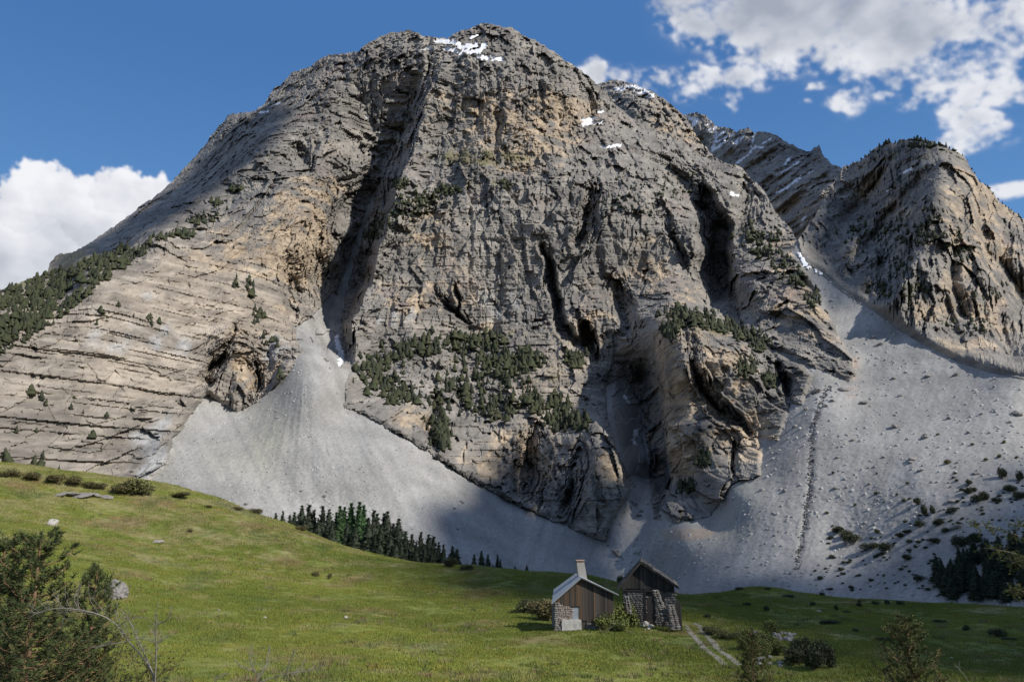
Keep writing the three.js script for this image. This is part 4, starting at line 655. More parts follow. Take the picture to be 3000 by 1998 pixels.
// ---- bushes: small leaves through the volume of a few lobes, on short stems
function bushLeaves(seed, lobes, n, size, tone, tone2) {
  const r = rng(seed), pos = [], col = [];
  for (const [cx, cy, cz, rx, ry, rz] of lobes) for (let i = 0; i < n; i++) {
    const a = r() * 6.283, u = r() * 2 - 1, s = Math.sqrt(1 - u * u), q = (0.45 + 0.62 * Math.pow(r(), 0.5)) * (0.8 + 0.5 * noise(Math.cos(a) * 1.7 + seed, u * 1.7, Math.sin(a) * 1.7));
    const x = cx + Math.cos(a) * s * rx * q, y = Math.max(0.02, cy + u * ry * q), z = cz + Math.sin(a) * s * rz * q, T = mix3(tone, tone2, r() * r()), v = 0.65 + r() * 0.7, L = size * (0.6 + r());
    const d = [r() - .5, r() - .2, r() - .5], e = [r() - .5, r() - .5, r() - .5], dl = L / Math.hypot(...d), el = L * 0.5 / Math.hypot(...e);
    pos.push(x - e[0] * el, y - e[1] * el, z - e[2] * el, x + e[0] * el, y + e[1] * el, z + e[2] * el, x + d[0] * dl, y + d[1] * dl, z + d[2] * dl); for (let k = 0; k < 3; k++) col.push(T[0] * v, T[1] * v, T[2] * v);
  }
  return geo(pos, col);
}
const GREEN = [0.10, 0.125, 0.026], YELLOW = [0.18, 0.18, 0.045], DARK = [0.030, 0.042, 0.016], RUST = [0.17, 0.10, 0.04], OLIV = [0.095, 0.095, 0.035];
const bushKinds = {};
function bush(kind, p, w, h, name, label, group, turn = 0) {
  const T = { green: [GREEN, YELLOW], dark: [DARK, OLIV], rust: [OLIV, RUST], yellow: [OLIV, YELLOW] }[kind], key = kind + (Math.abs(Math.round(p.x * 7)) % 3);
  if (!bushKinds[key]) { const s = key.length * 7 + Object.keys(bushKinds).length, r = rng(s * 13), lobes = [[0, 0.45, 0, 0.42, 0.42, 0.42]]; for (let i = 0; i < 4; i++) lobes.push([(r() - .5) * 0.6, 0.25 + r() * 0.3, (r() - .5) * 0.6, 0.2 + r() * 0.16, 0.2 + r() * 0.2, 0.2 + r() * 0.16]);
    const stems = [0, 1, 2, 3, 4].map(i => { const a = i * 1.3 + s; return tube([new THREE.Vector3(0, -0.1, 0), new THREE.Vector3(Math.cos(a) * 0.12, 0.25, Math.sin(a) * 0.12), new THREE.Vector3(Math.cos(a) * 0.3, 0.6, Math.sin(a) * 0.3)], 0.02, 0.006, 4); });
    bushKinds[key] = [bushLeaves(s, lobes, 420, 0.055, ...T), mergeGeometries(stems)]; }
  const t = new THREE.Group(); t.name = numbered(name); const a = new THREE.Mesh(bushKinds[key][0], leafMat), b = new THREE.Mesh(bushKinds[key][1], barkMat); a.name = 'foliage'; b.name = 'stem'; t.add(a, b);
  t.position.copy(p); t.position.y -= 0.05 * h; t.scale.set(w, h, w); t.rotation.y = turn; tag(t, label, 'bush', group); scene.add(t); return t;
}
// px, base py, width px, height px, kind, label, group
function bushAt(px, py, wpx, hpx, kind, label, group, z) { const p = z ? at(px, py, z) : onGround(px, py), d = bearing(p)[2]; if (z) p.y = groundH(p.x, p.z); bush(kind, p, wpx / F * d * 1.1, hpx / F * d * 1.1, 'bush', label, group, px * 0.37); }
bushAt(1600, 1818, 110, 70, 'rust', 'russet and green bush at the left corner of the stone cabin');
bushAt(1560, 1795, 90, 46, 'dark', 'low dark bush left of the russet bush by the cabin');
for (const [x, y, w, h] of [[1735, 1838, 60, 44], [1768, 1848, 70, 60], [1800, 1840, 80, 76], [1838, 1838, 90, 84], [1868, 1832, 80, 84], [1895, 1834, 60, 62], [1820, 1852, 60, 46], [1858, 1812, 70, 66]]) bushAt(x, y, w, h, 'green', 'leafy green bush in the thicket between the cabin and the barn', 'thicket between cabin and barn');
bushAt(395, 1452, 100, 58, 'yellow', 'big rounded green bush on the skyline of the left hill');
for (const [x, y, w, h] of [[30, 1400, 60, 28], [95, 1408, 60, 30], [160, 1418, 60, 30], [215, 1424, 60, 34], [260, 1432, 50, 24], [295, 1436, 40, 22], [350, 1448, 60, 36], [520, 1458, 60, 16], [700, 1498, 40, 14], [745, 1506, 50, 18], [880, 1556, 40, 18]]) bushAt(x, y, w, h, 'rust', 'low russet shrub on the brow of the left hill', 'shrubs along the left brow');
for (const [x, y, w, h] of [[925, 1690, 24, 18], [962, 1698, 16, 20], [610, 1490, 24, 10], [555, 1562, 16, 14]]) bushAt(x, y, w, h, 'rust', 'tiny russet shrub alone on the open hillside', 'tiny shrubs on the hillside');
for (const [x, y, w, h] of [[2090, 1862, 50, 34], [2120, 1872, 50, 30], [2150, 1876, 46, 28], [2075, 1858, 36, 26]]) bushAt(x, y, w, h, 'yellow', 'yellow-green bush close beside the right wheel rut', 'bushes beside the rut');
for (const [x, y, w, h] of [[2262, 1862, 60, 54], [2190, 1905, 60, 50], [2230, 1925, 80, 56], [2280, 1920, 60, 50], [2250, 1898, 70, 50]]) bushAt(x, y, w, h, 'green', 'green bush beside the heap of stones on the right', 'bushes by the stone heap');
for (const [x, y, w, h] of [[2340, 1950, 80, 66], [2385, 1962, 90, 84], [2430, 1958, 60, 80], [2350, 1912, 60, 50], [2400, 1925, 70, 60]]) bushAt(x, y, w, h, 'dark', 'dark purple-grey bush at the right end of the stone heap', 'dark bushes right of the heap');
for (const [x, y, w, h] of [[2232, 1712, 26, 10], [2285, 1716, 20, 8], [2170, 1730, 30, 12], [2330, 1728, 30, 12], [2370, 1732, 20, 10], [2010, 1742, 24, 10], [2250, 1730, 20, 9], [2410, 1748, 18, 16], [2248, 1792, 24, 20], [2380, 1776, 18, 14], [2452, 1790, 16, 22], [2520, 1780, 22, 16], [2483, 1798, 22, 10], [2072, 1812, 24, 16], [2190, 1775, 30, 12], [2310, 1752, 34, 12], [2440, 1828, 60, 14], [2510, 1855, 22, 16], [2600, 1772, 18, 18], [2640, 1774, 26, 16], [2760, 1826, 40, 12], [2832, 1850, 26, 22], [2925, 1868, 46, 30], [2960, 1878, 40, 12], [2590, 1878, 50, 10], [2520, 1768, 12, 12], [2565, 1772, 26, 10]]) bushAt(x, y, w, h, 'dark', 'small dark shrub on the shaded meadow right of the barn', 'small shrubs on the shaded meadow');
bushAt(1320, 1664, 46, 40, 'dark', 'dark round shrub where the wood meets the shaded meadow');
bushAt(1362, 1672, 40, 22, 'dark', 'low dark shrub right of the round shrub at the wood edge');
bushAt(1820, 1712, 30, 30, 'dark', 'dark bush on the brow behind the gap between the two buildings');
// ---- shrubs on the right-hand scree and the dark wood at its foot
{
  const r = rng(91);
  const put = (x, y, w, h, kind, label, group) => { const p = massif.spot(x, y), d = bearing(p)[2]; bush(kind, p, w / F * d, h / F * d, 'bush', label, group, x); };
  for (const [x, y, w, h] of [[2455, 1560, 46, 26], [2480, 1575, 40, 30], [2505, 1590, 60, 36], [2545, 1608, 60, 24], [2600, 1615, 56, 34], [2640, 1575, 34, 20], [2660, 1562, 30, 16], [2690, 1480, 26, 30], [2710, 1510, 26, 44], [2735, 1505, 22, 34], [2700, 1545, 30, 30], [2840, 1445, 40, 26], [2865, 1470, 40, 30], [2885, 1465, 30, 34], [2925, 1470, 30, 18], [2940, 1400, 30, 44], [2990, 1410, 30, 44], [2960, 1440, 46, 26], [2990, 1460, 40, 30], [2820, 1600, 60, 40], [2860, 1590, 50, 40], [2750, 1540, 40, 26], [2790, 1500, 30, 20], [2660, 1640, 40, 24], [2570, 1560, 20, 14], [2840, 1420, 22, 20], [2740, 1590, 50, 20], [2700, 1700, 40, 20], [2770, 1560, 30, 20]]) put(x, y, w, h, 'dark', 'dark shrub growing on the shaded foot of the right scree', 'shrubs on the shaded scree');
  for (const [x, y, w, h] of [[2778, 1358, 22, 18], [2712, 1278, 14, 10], [2852, 1306, 14, 10], [2945, 1300, 12, 14], [2930, 1340, 16, 14], [2980, 1345, 12, 10], [2660, 1420, 12, 12], [2568, 1450, 14, 12], [2650, 1470, 16, 14], [2630, 1452, 10, 10], [2442, 1390, 10, 12], [2890, 1350, 12, 12], [2590, 1474, 8, 8], [2508, 1483, 10, 10], [2800, 1390, 12, 9], [2425, 1505, 14, 10], [2750, 1275, 12, 8], [2570, 1390, 8, 8]]) put(x, y, w, h, r() < 0.5 ? 'yellow' : 'rust', 'small sunlit shrub dotted on the right scree', 'sunlit shrubs on the scree');
  // dark pinewood in the lower right corner of the scree
  for (let k = 0; k < 64; k++) { const x = 2730 + Math.pow(r(), 0.7) * 330, lo = 1668 - (x - 2730) * 0.20, y = lo + r() * (1762 - lo), p = massif.spot(x, y), d = bearing(p)[2], h = (36 + r() * 46) / F * d; p.y -= 0.3; conifer(spruces[Math.floor(r() * 4)], p, h, 1.3, 'spruce_tree', 'dark spruce in the shaded wood at the foot of the right scree', 'shaded wood at the lower right'); }
}
// low scrub scattered between them, too dense to count
{
  const r = rng(29), L = [];
  for (let k = 0; k < 900 && L.length < 260; k++) { const x = 2380 + r() * 640, y = 1400 + r() * 330; if ((x - 2380) / 640 + (y - 1400) / 330 < 0.75 + 0.5 * noise(x / 60, y / 40, 5) || noise(x / 35, y / 24, 9) < 0.0) continue; const p = massif.spot(x, y), d = bearing(p)[2]; L.push([p, (5 + 13 * r() * r()) / F * d]); }
  const keys = Object.keys(bushKinds).filter(k => k.startsWith('dark')), M = new THREE.Matrix4(), Q = new THREE.Quaternion(), m = new THREE.InstancedMesh(bushKinds[keys[0]][0], leafMat, L.length), Y = new THREE.Vector3(0, 1, 0), S = new THREE.Vector3();
  L.forEach(([p, s], k) => { p.y -= 0.1 * s; M.compose(p, Q.setFromAxisAngle(Y, k), S.set(s * 1.3, s * (0.6 + 0.5 * r()), s * 1.3)); m.setMatrixAt(k, M); });
  m.name = 'low_scrub'; tag(m, 'low dark scrub scattered over the foot of the right scree', 'scrub', null, 'stuff'); scene.add(m);
}
// ------------------------------------------------------------------ stones
const stoneGeo = [1, 2, 3, 4].map(s => { const g = new THREE.IcosahedronGeometry(0.5, 7), p = g.attributes.position, col = []; for (let i = 0; i < p.count; i++) { _v.fromBufferAttribute(p, i); const n = facet(_v.x * 2.2 + s * 7, _v.y * 2.2 + 3, _v.z * 2.2, 1.0), n2 = facet(_v.x * 6 + s * 3, _v.y * 6, _v.z * 6, 0.8), k = 0.95 + 0.17 * n + 0.05 * n2 + 0.16 * noise(_v.x * 2 + s * 5, _v.y * 2, _v.z * 2) + 0.04 * noise(_v.x * 11, _v.y * 11, _v.z * 11), c = 1 + 0.45 * fbm(_v.x * 4 + s, _v.y * 4, _v.z * 4, 4) + 0.3 * noise(_v.x * 14, _v.y * 14, _v.z * 14); col.push(c, c * (0.97 + 0.05 * noise(_v.x * 3, _v.y * 3, 9)), c * 0.95); p.setXYZ(i, _v.x * k, _v.y * k, _v.z * k); } g.setAttribute('color', new THREE.Float32BufferAttribute(col, 3)); g.computeVertexNormals(); return g; });
const blockGeo = [1, 2, 3].map(s => { const g = new THREE.IcosahedronGeometry(0.5, 1), p = g.attributes.position; for (let i = 0; i < p.count; i++) { _v.fromBufferAttribute(p, i); const m = Math.max(Math.abs(_v.x), Math.abs(_v.y), Math.abs(_v.z)), k = 0.5 / m * 0.55 + 0.45 * 1.05 + 0.16 * noise(_v.x * 3 + s * 9, _v.y * 3, _v.z * 3); p.setXYZ(i, _v.x * k, _v.y * k, _v.z * k); } g.computeVertexNormals(); return g; });
const stoneMats = [[.165, .154, .140], [.125, .118, .110], [.215, .20, .182], [.165, .137, .115], [.085, .082, .078]].map(c => mat(...c, 0.95)), rockMats = [[.27, .255, .235], [.21, .20, .185], [.40, .38, .345], [.27, .225, .185], [.15, .145, .14]].map(c => mat(...c, 0.95, { vertexColors: true }));
const pinkMats = [[.26, .205, .17], [.30, .25, .21], [.22, .175, .15], [.28, .24, .21]].map(c => mat(...c, 0.95));
const plankMats = [[.036, .027, .021], [.056, .040, .029], [.024, .020, .017], [.090, .058, .036], [.045, .038, .033], [.125, .076, .043], [.066, .057, .049]].map(c => mat(...c, 0.9));
const greyPlank = [[.020, .018, .016], [.030, .027, .024], [.015, .014, .013], [.044, .040, .036]].map(c => mat(...c, 0.92));
function mesh(name, g, m, parent) { const o = new THREE.Mesh(g, m); o.name = name; parent.add(o); return o; }
function boulder(px, py, wpx, hpx, label, group, m = 0, onScree = false) {
  const p = onScree ? massif.spot(px, py) : onGround(px, py), d = bearing(p)[2], w = wpx / F * d, h = hpx / F * d, o = new THREE.Mesh(stoneGeo[Math.abs(Math.round(px)) % 4], rockMats[m]); o.name = numbered('boulder');
  o.position.set(p.x, p.y + h * 0.22, p.z); o.scale.set(w, h, w * 0.85); o.rotation.set(px * 0.1 % 0.5, px % 6.28, py * 0.07 % 0.4); tag(o, label, 'boulder', group); scene.add(o);
}
// a solid from a polygon in (u, v) pushed back by depth, in a frame with origin O, right vector R and back vector B
function slab(pts, depth, m, name, parent, w0 = 0) { const s = new THREE.Shape(pts.map(p => new THREE.Vector2(p[0], p[1]))), g = new THREE.ExtrudeGeometry(s, { depth, bevelEnabled: false }); g.translate(0, 0, -w0 - depth); return mesh(name, g, m, parent); }
function hut(name, label, O, yaw) { const t = new THREE.Group(); t.name = name; t.position.copy(O); t.rotation.y = yaw; tag(t, label, 'building'); scene.add(t); return t; }
const local = (t, p) => { t.updateMatrixWorld(true); return t.worldToLocal(p.clone()); };
function sheet(a, b, c, d, th, m, name, parent) {   // a thick (maybe slightly twisted) quad: front-low a, front-high b, back-high c, back-low d
  const N = 8, pos = [], idx = [], q = (u, v) => new THREE.Vector3().lerpVectors(new THREE.Vector3().lerpVectors(a, b, u), new THREE.Vector3().lerpVectors(d, c, u), v);
  for (let k = 0; k < 2; k++) for (let j = 0; j <= N; j++) for (let i = 0; i <= N; i++) { const p = q(i / N, j / N); pos.push(p.x, p.y - k * th, p.z); }
  const n1 = (N + 1) * (N + 1), id = (i, j, k) => k * n1 + j * (N + 1) + i;
  for (let j = 0; j < N; j++) for (let i = 0; i < N; i++) { idx.push(id(i, j, 0), id(i + 1, j, 0), id(i + 1, j + 1, 0), id(i, j, 0), id(i + 1, j + 1, 0), id(i, j + 1, 0)); idx.push(id(i, j, 1), id(i + 1, j + 1, 1), id(i + 1, j, 1), id(i, j, 1), id(i, j + 1, 1), id(i + 1, j + 1, 1)); }
  for (let i = 0; i < N; i++) for (const [a1, b1] of [[[i, 0], [i + 1, 0]], [[i + 1, N], [i, N]], [[0, i + 1], [0, i]], [[N, i], [N, i + 1]]]) { idx.push(id(...a1, 0), id(...a1, 1), id(...b1, 1), id(...a1, 0), id(...b1, 1), id(...b1, 0)); }
  const g = new THREE.BufferGeometry(); g.setAttribute('position', new THREE.Float32BufferAttribute(pos, 3)); g.setIndex(idx); const o = mesh(name, g, m, parent); m.side = THREE.DoubleSide; return o;
}
function stoneWall(parent, u0, u1, v0, v1, w, mats, seed, sw, sh, keep) {   // courses of rough stones, each its own
  const r = rng(seed); let v = v0;
  while (v < v1) { const h = sh * (0.75 + r() * 0.5); let u = u0 - r() * sw * 0.4; while (u < u1) { const l = sw * (0.55 + r() * 0.9), cu = u + l / 2, cv = v + h / 2; if (!keep || keep(cu, cv)) { const o = mesh('stone', blockGeo[Math.floor(r() * 3)], mats[Math.floor(r() * mats.length)], parent); o.position.set(cu, cv, w + (r() - .5) * 0.08); o.scale.set(l * 1.04, h * 1.04, 0.26); o.rotation.z = (r() - .5) * 0.14; } u += l; } v += h; }
}
const tin = new THREE.MeshStandardMaterial({ color: new THREE.Color().setRGB(0.40, 0.43, 0.46), roughness: 0.55, metalness: 0.35 });
// ---- the cabin
{
  const O = at(1629, 1832, 99.6); O.y = 0; const yaw = 3 * Math.PI / 180, t = hut('cabin', 'weathered plank cabin with tin roof, stone corner and tall chimney', O, yaw), r = rng(41);
  const L = (px, py, z) => local(t, at(px, py, z));
  const FL = L(1617, 1770, 99.4), FR = L(1817, 1745, 99.4), FA = L(1708, 1694, 99.4), BL = L(1622, 1728, 107), BA = L(1686, 1681, 106.6); for (const p of [FL, FR, FA]) p.z = 0.35; const BR = new THREE.Vector3(BA.x + FR.x - FA.x, BA.y + FR.y - FA.y - 0.1, BA.z);
  const wl = 0, wr = FR.x - 0.55, back = BA.z + 0.4, roofY = u => u < FA.x ? mix(FL.y, FA.y, (u - FL.x) / (FA.x - FL.x)) : mix(FA.y, FR.y, (u - FA.x) / (FR.x - FA.x));
  const bodyMat = mat(0.05, 0.04, 0.032, 0.95);
  slab([[wl + 0.05, -0.8], [wr - 0.05, -0.8], [wr - 0.05, roofY(wr) - 0.16], [FA.x, FA.y - 0.2], [wl + 0.05, roofY(wl) - 0.16]], 0.25, bodyMat, 'gable_wall', t, 0.14);
  slab([[wl + 0.3, -0.8], [wr - 0.05, -0.8], [wr - 0.05, roofY(wr) - 0.3], [FA.x, FA.y - 0.4], [wl + 0.3, roofY(wl) + 0.1]], 0.25, bodyMat, 'rear_wall', t, -back - 0.25);
  for (const [u, y] of [[wl + 0.02, roofY(wl) - 0.2], [wr - 0.32, roofY(wr) - 0.2]]) { const g = new THREE.BoxGeometry(0.3, y + 0.8, -back - 0.45); g.translate(u + 0.15, (y - 0.8) / 2, back / 2 - 0.02); mesh('side_wall', g, stoneMats[1], t); }
  const roof = sheet(FL, FA, BA, BL, 0.07, tin, 'roof_slope', t); const roof2 = sheet(FA.clone().add(new THREE.Vector3(0.02, 0, 0)), FR, BR, BA.clone().add(new THREE.Vector3(0.02, 0, 0)), 0.07, tin, 'roof_slope', t);
  for (const [a, b, c, d, par] of [[FL, FA, BA, BL, roof], [FA, FR, BR, BA, roof2]]) for (let k = 0; k <= 9; k++) { const p0 = new THREE.Vector3().lerpVectors(a, d, k / 9), p1 = new THREE.Vector3().lerpVectors(b, c, k / 9); p0.y += 0.02; p1.y += 0.02; mesh('seam', tube([p0, new THREE.Vector3().lerpVectors(p0, p1, 0.5), p1], 0.022, 0.022, 5), tin, par); }
  for (const [a, b] of [[FL, FA], [FA, FR]]) { const p0 = a.clone(), p1 = b.clone(); for (const p of [p0, p1]) { p.y -= 0.17; p.z -= 0.06; } mesh('rafter', tube([p0, new THREE.Vector3().lerpVectors(p0, p1, 0.5), p1], 0.075, 0.075, 5), plankMats[4], t); }
  const X = (px) => L(px, 1780, 99.4).x, Yv = py => L(1690, py, 99.4).y;
  const d0 = X(1678), d1 = X(1698), dTop = Yv(1781), dBot = Yv(1817), sTop = u => mix(Yv(1771), Yv(1780), sat((u - 0.1) / (d0 - 0.1)));
  // planks of the gable
  for (let u = wl + 0.05; u < wr - 0.08;) {
    const w = 0.13 + r() * 0.12, c = u + w / 2, top = Math.min(roofY(u), roofY(u + w)) - 0.13 - r() * 0.05; let bot = 0.75 + r() * 0.35;
    if (c < d0 - 0.05) bot = sTop(c) - 0.1 + r() * 0.15; else if (c < d1 + 0.06) bot = dTop + 0.12; else if (c < d1 + 1.0) bot = 1.2 + r() * 0.2;
    const warm = c < FA.x + 0.6 || (c > wr - 2.6 && c < wr - 1.5 && r() < 0.6), mm = plankMats[warm ? [1, 3, 5, 3, 6, 0][Math.floor(r() * 6)] : [0, 1, 2, 4, 2, 6][Math.floor(r() * 6)]];
    slab([[u, bot], [u + w - 0.012, bot + (r() - .5) * 0.1], [u + w - 0.012, top - 0.02], [u, top]], 0.035 + r() * 0.02, mm, 'plank', t, 0.03 + r() * 0.03); u += w;
  }
  const mortar = mat(0.19, 0.165, 0.14, 0.97); slab([[wl - 0.02, -0.8], [d0 - 0.02, -0.8], [d0 - 0.02, sTop(d0) - 0.15], [wl - 0.02, sTop(0) - 0.1]], 0.1, mortar, 'mortar', t, 0.06); slab([[d1 + 0.9, -0.8], [wr - 0.1, -0.8], [wr - 0.1, 0.85], [d1 + 0.9, 0.85]], 0.05, mortar, 'mortar', t, 0.09);
  stoneWall(t, wl + 0.15, d0 - 0.05, dBot - 0.25, sTop(0.5), -0.10, pinkMats, 5, 0.30, 0.20, (u, v) => v < sTop(u) - 0.05);
  stoneWall(t, wl - 0.12, wl + 0.3, -0.5, Yv(1772), -0.06, [stoneMats[2], stoneMats[0]], 6, 0.38, 0.26);
  stoneWall(t, d1 + 1.0, wr - 0.1, -0.6, 0.95, -0.12, stoneMats, 9, 0.42, 0.26);
  const door = new THREE.BoxGeometry(d1 - d0 - 0.06, dTop - dBot, 0.06); door.translate((d0 + d1) / 2, (dTop + dBot) / 2, -0.06); const dm = mesh('door', door, mat(0.27, 0.29, 0.32, 0.6), t); dm.userData.label = 'pale grey metal door';
  const hd = new THREE.SphereGeometry(0.035, 8, 6); hd.translate(d1 - 0.14, (dTop + dBot) / 2, -0.01); mesh('handle', hd, mat(0.1, 0.1, 0.1, 0.5), dm);
  const lint = new THREE.BoxGeometry(d1 - d0 + 0.3, 0.12, 0.12); lint.translate((d0 + d1) / 2, dTop + 0.06, -0.02); mesh('lintel', lint, plankMats[2], t);
  { const g = new THREE.BoxGeometry(X(1705) - X(1648), dBot + 0.9, 0.36, 14, 8, 2), p = g.attributes.position; for (let i = 0; i < p.count; i++) p.setXYZ(i, p.getX(i) + 0.14 * noise(p.getX(i) * 2, p.getY(i) * 2, 1), p.getY(i) + 0.22 * noise(p.getX(i) * 1.6, p.getY(i) * 2, 4), p.getZ(i) + 0.10 * noise(p.getX(i) * 2, p.getY(i) * 2, 7)); g.computeVertexNormals(); g.translate((X(1705) + X(1648)) / 2, (dBot - 0.9) / 2, -0.02); mesh('plaster_base', g, mat(0.44, 0.42, 0.385, 0.95), t).userData.label = 'whitewashed plinth under the door'; }
  // chimney
  const c0 = L(1695, 1690, 103.2), c1 = L(1722, 1698, 103.2), c2 = L(1690, 1648, 103.2), c3 = L(1712, 1648, 103.2);
  { const g = new THREE.BoxGeometry(1, 1, 1, 6, 10, 6), p = g.attributes.position, yb = Math.min(c0.y, c1.y) - 0.8; for (let i = 0; i < p.count; i++) { const v = p.getY(i) + 0.5, x0 = mix(c0.x + 0.05, c2.x, v), x1 = mix(c1.x, c3.x, v), u = p.getX(i) + 0.5; p.setXYZ(i, mix(x0, x1, u) + 0.025 * noise(u * 5, v * 8, p.getZ(i) * 3), mix(yb, c2.y, v), c0.z + p.getZ(i) * mix(1.3, 1.05, v) + 0.025 * noise(u * 4, v * 6, 9)); } g.computeVertexNormals(); mesh('chimney', g, mat(0.30, 0.278, 0.25, 0.95), t).userData.label = 'tapering rendered chimney'; }
  const ch = t.children[t.children.length - 1];
  for (let k = 0; k < 5; k++) for (const s of [-1, 1]) { const g = new THREE.BoxGeometry(0.10, 0.18, 0.12); g.translate(mix(c2.x + 0.06, c3.x - 0.06, k / 4), c2.y + 0.09, c0.z + s * 0.46); mesh('vent_pillar', g, stoneMats[3], ch); }
  { const g = new THREE.BoxGeometry(c3.x - c2.x + 0.14, 0.09, 1.2); g.translate((c2.x + c3.x) / 2, c2.y + 0.225, c0.z); mesh('cap_slab', g, mat(0.36, 0.23, 0.16, 0.9), ch); }
}
// ---- the barn
{
  const O = at(1826, 1815, 107); O.y = 0; const yaw = -9 * Math.PI / 180, t = hut('barn', 'tall dark barn with plank gable over a ruined stone storey', O, yaw), r = rng(43);
  const L = (px, py, z) => local(t, at(px, py, z));
  // the gable stands in the plane z = 0 of the barn; find the points where sight lines meet it
  const G = (px, py, w = 0) => { let lo = 90, hi = 125; for (let k = 0; k < 40; k++) { const m = (lo + hi) / 2; if (L(px, py, m).z > w) lo = m; else hi = m; } return L(px, py, lo); };
  const FL = G(1807, 1727, 0.5), FR = G(1990, 1721, 0.5), FA = G(1878, 1645, 0.5), len = 7.2; const BA = FA.clone().setZ(-len), BL = FL.clone().setZ(-len), BR = FR.clone().setZ(-len);
  const wl = G(1826, 1760).x, wr = G(1976, 1760).x, roofY = u => u < FA.x ? mix(FL.y, FA.y, (u - FL.x) / (FA.x - FL.x)) : mix(FA.y, FR.y, (u - FA.x) / (FR.x - FA.x)), eave = G(1900, 1722).y;
  const dark = mat(0.035, 0.031, 0.028, 0.95);
  slab([[wl, -1], [wr, -1], [wr, roofY(wr) - 0.2], [FA.x, FA.y - 0.25], [wl, roofY(wl) - 0.2]], 0.25, dark, 'gable_wall', t, 0.16);
  slab([[wl, -1], [wr, -1], [wr, roofY(wr) - 0.2], [FA.x, FA.y - 0.25], [wl, roofY(wl) - 0.2]], 0.25, dark, 'rear_wall', t, len - 0.6);
  for (const [u, y, m] of [[wl + 0.001, roofY(wl) - 0.25, stoneMats[1]], [wr - 0.301, roofY(wr) - 0.25, stoneMats[1]]]) { const g = new THREE.BoxGeometry(0.3, y + 1, len - 1.05); g.translate(u + 0.15, (y - 1) / 2, -len / 2 + 0.1); mesh('side_wall', g, m, t); }
  for (let k = 0; k < 9; k++) { const g = new THREE.BoxGeometry(0.05, 1.7 + 0.3 * r(), 0.62); g.translate(wr + 0.03, 3.3, -0.7 - k * 0.66); mesh('side_plank', g, greyPlank[k % 4], t); }
  const roofDark = mat(0.050, 0.047, 0.044, 0.9);
  sheet(FL, FA, BA, BL, 0.12, roofDark, 'roof_slope', t); const rs = sheet(FA.clone().add(new THREE.Vector3(0.03, 0, 0)), FR, BR, BA.clone().add(new THREE.Vector3(0.03, 0, 0)), 0.12, roofDark, 'roof_slope', t);
  const rsL = t.children[t.children.length - 2];
  // courses of old boards on both slopes
  for (const [a, b, par] of [[FL, FA, rsL], [FR, FA, rs]]) for (let k = 0; k < 9; k++) for (let j = 0; j < 6; j++) {
    if (r() < 0.06) continue; const v0 = k / 9, v1 = (k + 1.25) / 9, z0 = mix(0.62, -len - 0.1, j / 6 + r() * 0.01), z1 = mix(0.62, -len - 0.1, (j + 1) / 6 - 0.004), pa = new THREE.Vector3().lerpVectors(a, b, v0), pb = new THREE.Vector3().lerpVectors(a, b, Math.min(1, v1)), up = 0.05 + 0.03 * r();
    const A = pa.clone().setZ(z0), B = pb.clone().setZ(z0), C = pb.clone().setZ(z1), D = pa.clone().setZ(z1); A.y += up + 0.05; D.y += up + 0.05 * r(); B.y += 0.05; C.y += 0.05; if (a === FR && j === 0 && k > 5) { A.y += 0.1; D.y += 0.05; }
    sheet(A, B, C, D, 0.035, [roofDark, greyPlank[3], greyPlank[1], mat(0.13, 0.12, 0.11, 0.9)][Math.floor(r() * 4)], 'roof_board', par);
  }
  for (const [a, b] of [[FL, FA], [FR, FA]]) { const p0 = a.clone(), p1 = b.clone(); for (const p of [p0, p1]) { p.y -= 0.2; p.z = 0.42; } mesh('barge_board', tube([p0, new THREE.Vector3().lerpVectors(p0, p1, 0.5), p1], 0.10, 0.10, 5), greyPlank[3], t); }
  for (let u = wl; u < wr - 0.1;) { const w = 0.15 + r() * 0.13, top = Math.min(roofY(u), roofY(Math.min(wr, u + w))) - 0.16, bot = eave - 0.2 + (r() - .5) * 0.25; if (top - bot > 0.15) slab([[u, bot], [u + w - 0.014, bot + (r() - .5) * 0.08], [u + w - 0.014, top], [u, top]], 0.04, greyPlank[[0, 1, 2, 0, 1, 3][Math.floor(r() * 6)]], 'plank', t, 0.02 + r() * 0.05); u += w; }
  const beam = new THREE.BoxGeometry(wr - wl + 0.1, 0.2, 0.2); beam.translate((wl + wr) / 2, eave - 0.42, -0.02); mesh('beam', beam, greyPlank[2], t);
  for (const px of [1890, 1945]) { const u = G(px, 1750).x, g = new THREE.BoxGeometry(0.22, eave, 0.22); g.translate(u, eave / 2 - 0.4, -0.03); mesh('post', g, greyPlank[2], t); }
  const dk = [stoneMats[4], stoneMats[1], mat(.08, .077, .073, .95), mat(.12, .113, .105, .95)], x0 = G(1838, 1740).x, x1 = G(1890, 1740).x, x2 = G(1912, 1740).x;
  const mortar = mat(0.10, 0.095, 0.088, 0.97); for (const [a, b] of [[wl + 0.06, x1], [G(1920, 1740).x, wr - 0.06]]) slab([[a, -0.8], [b, -0.8], [b, eave - 0.6], [a, eave - 0.6]], 0.08, mortar, 'mortar', t, 0.07);
  stoneWall(t, wl + 0.05, x1, -0.6, eave - 0.6, -0.10, dk, 15, 0.46, 0.27, (u, v) => !(u < x0 && v > 3.2));
  stoneWall(t, G(1920, 1740).x, wr - 0.05, -0.6, eave - 0.6, -0.12, dk, 16, 0.50, 0.28);
}
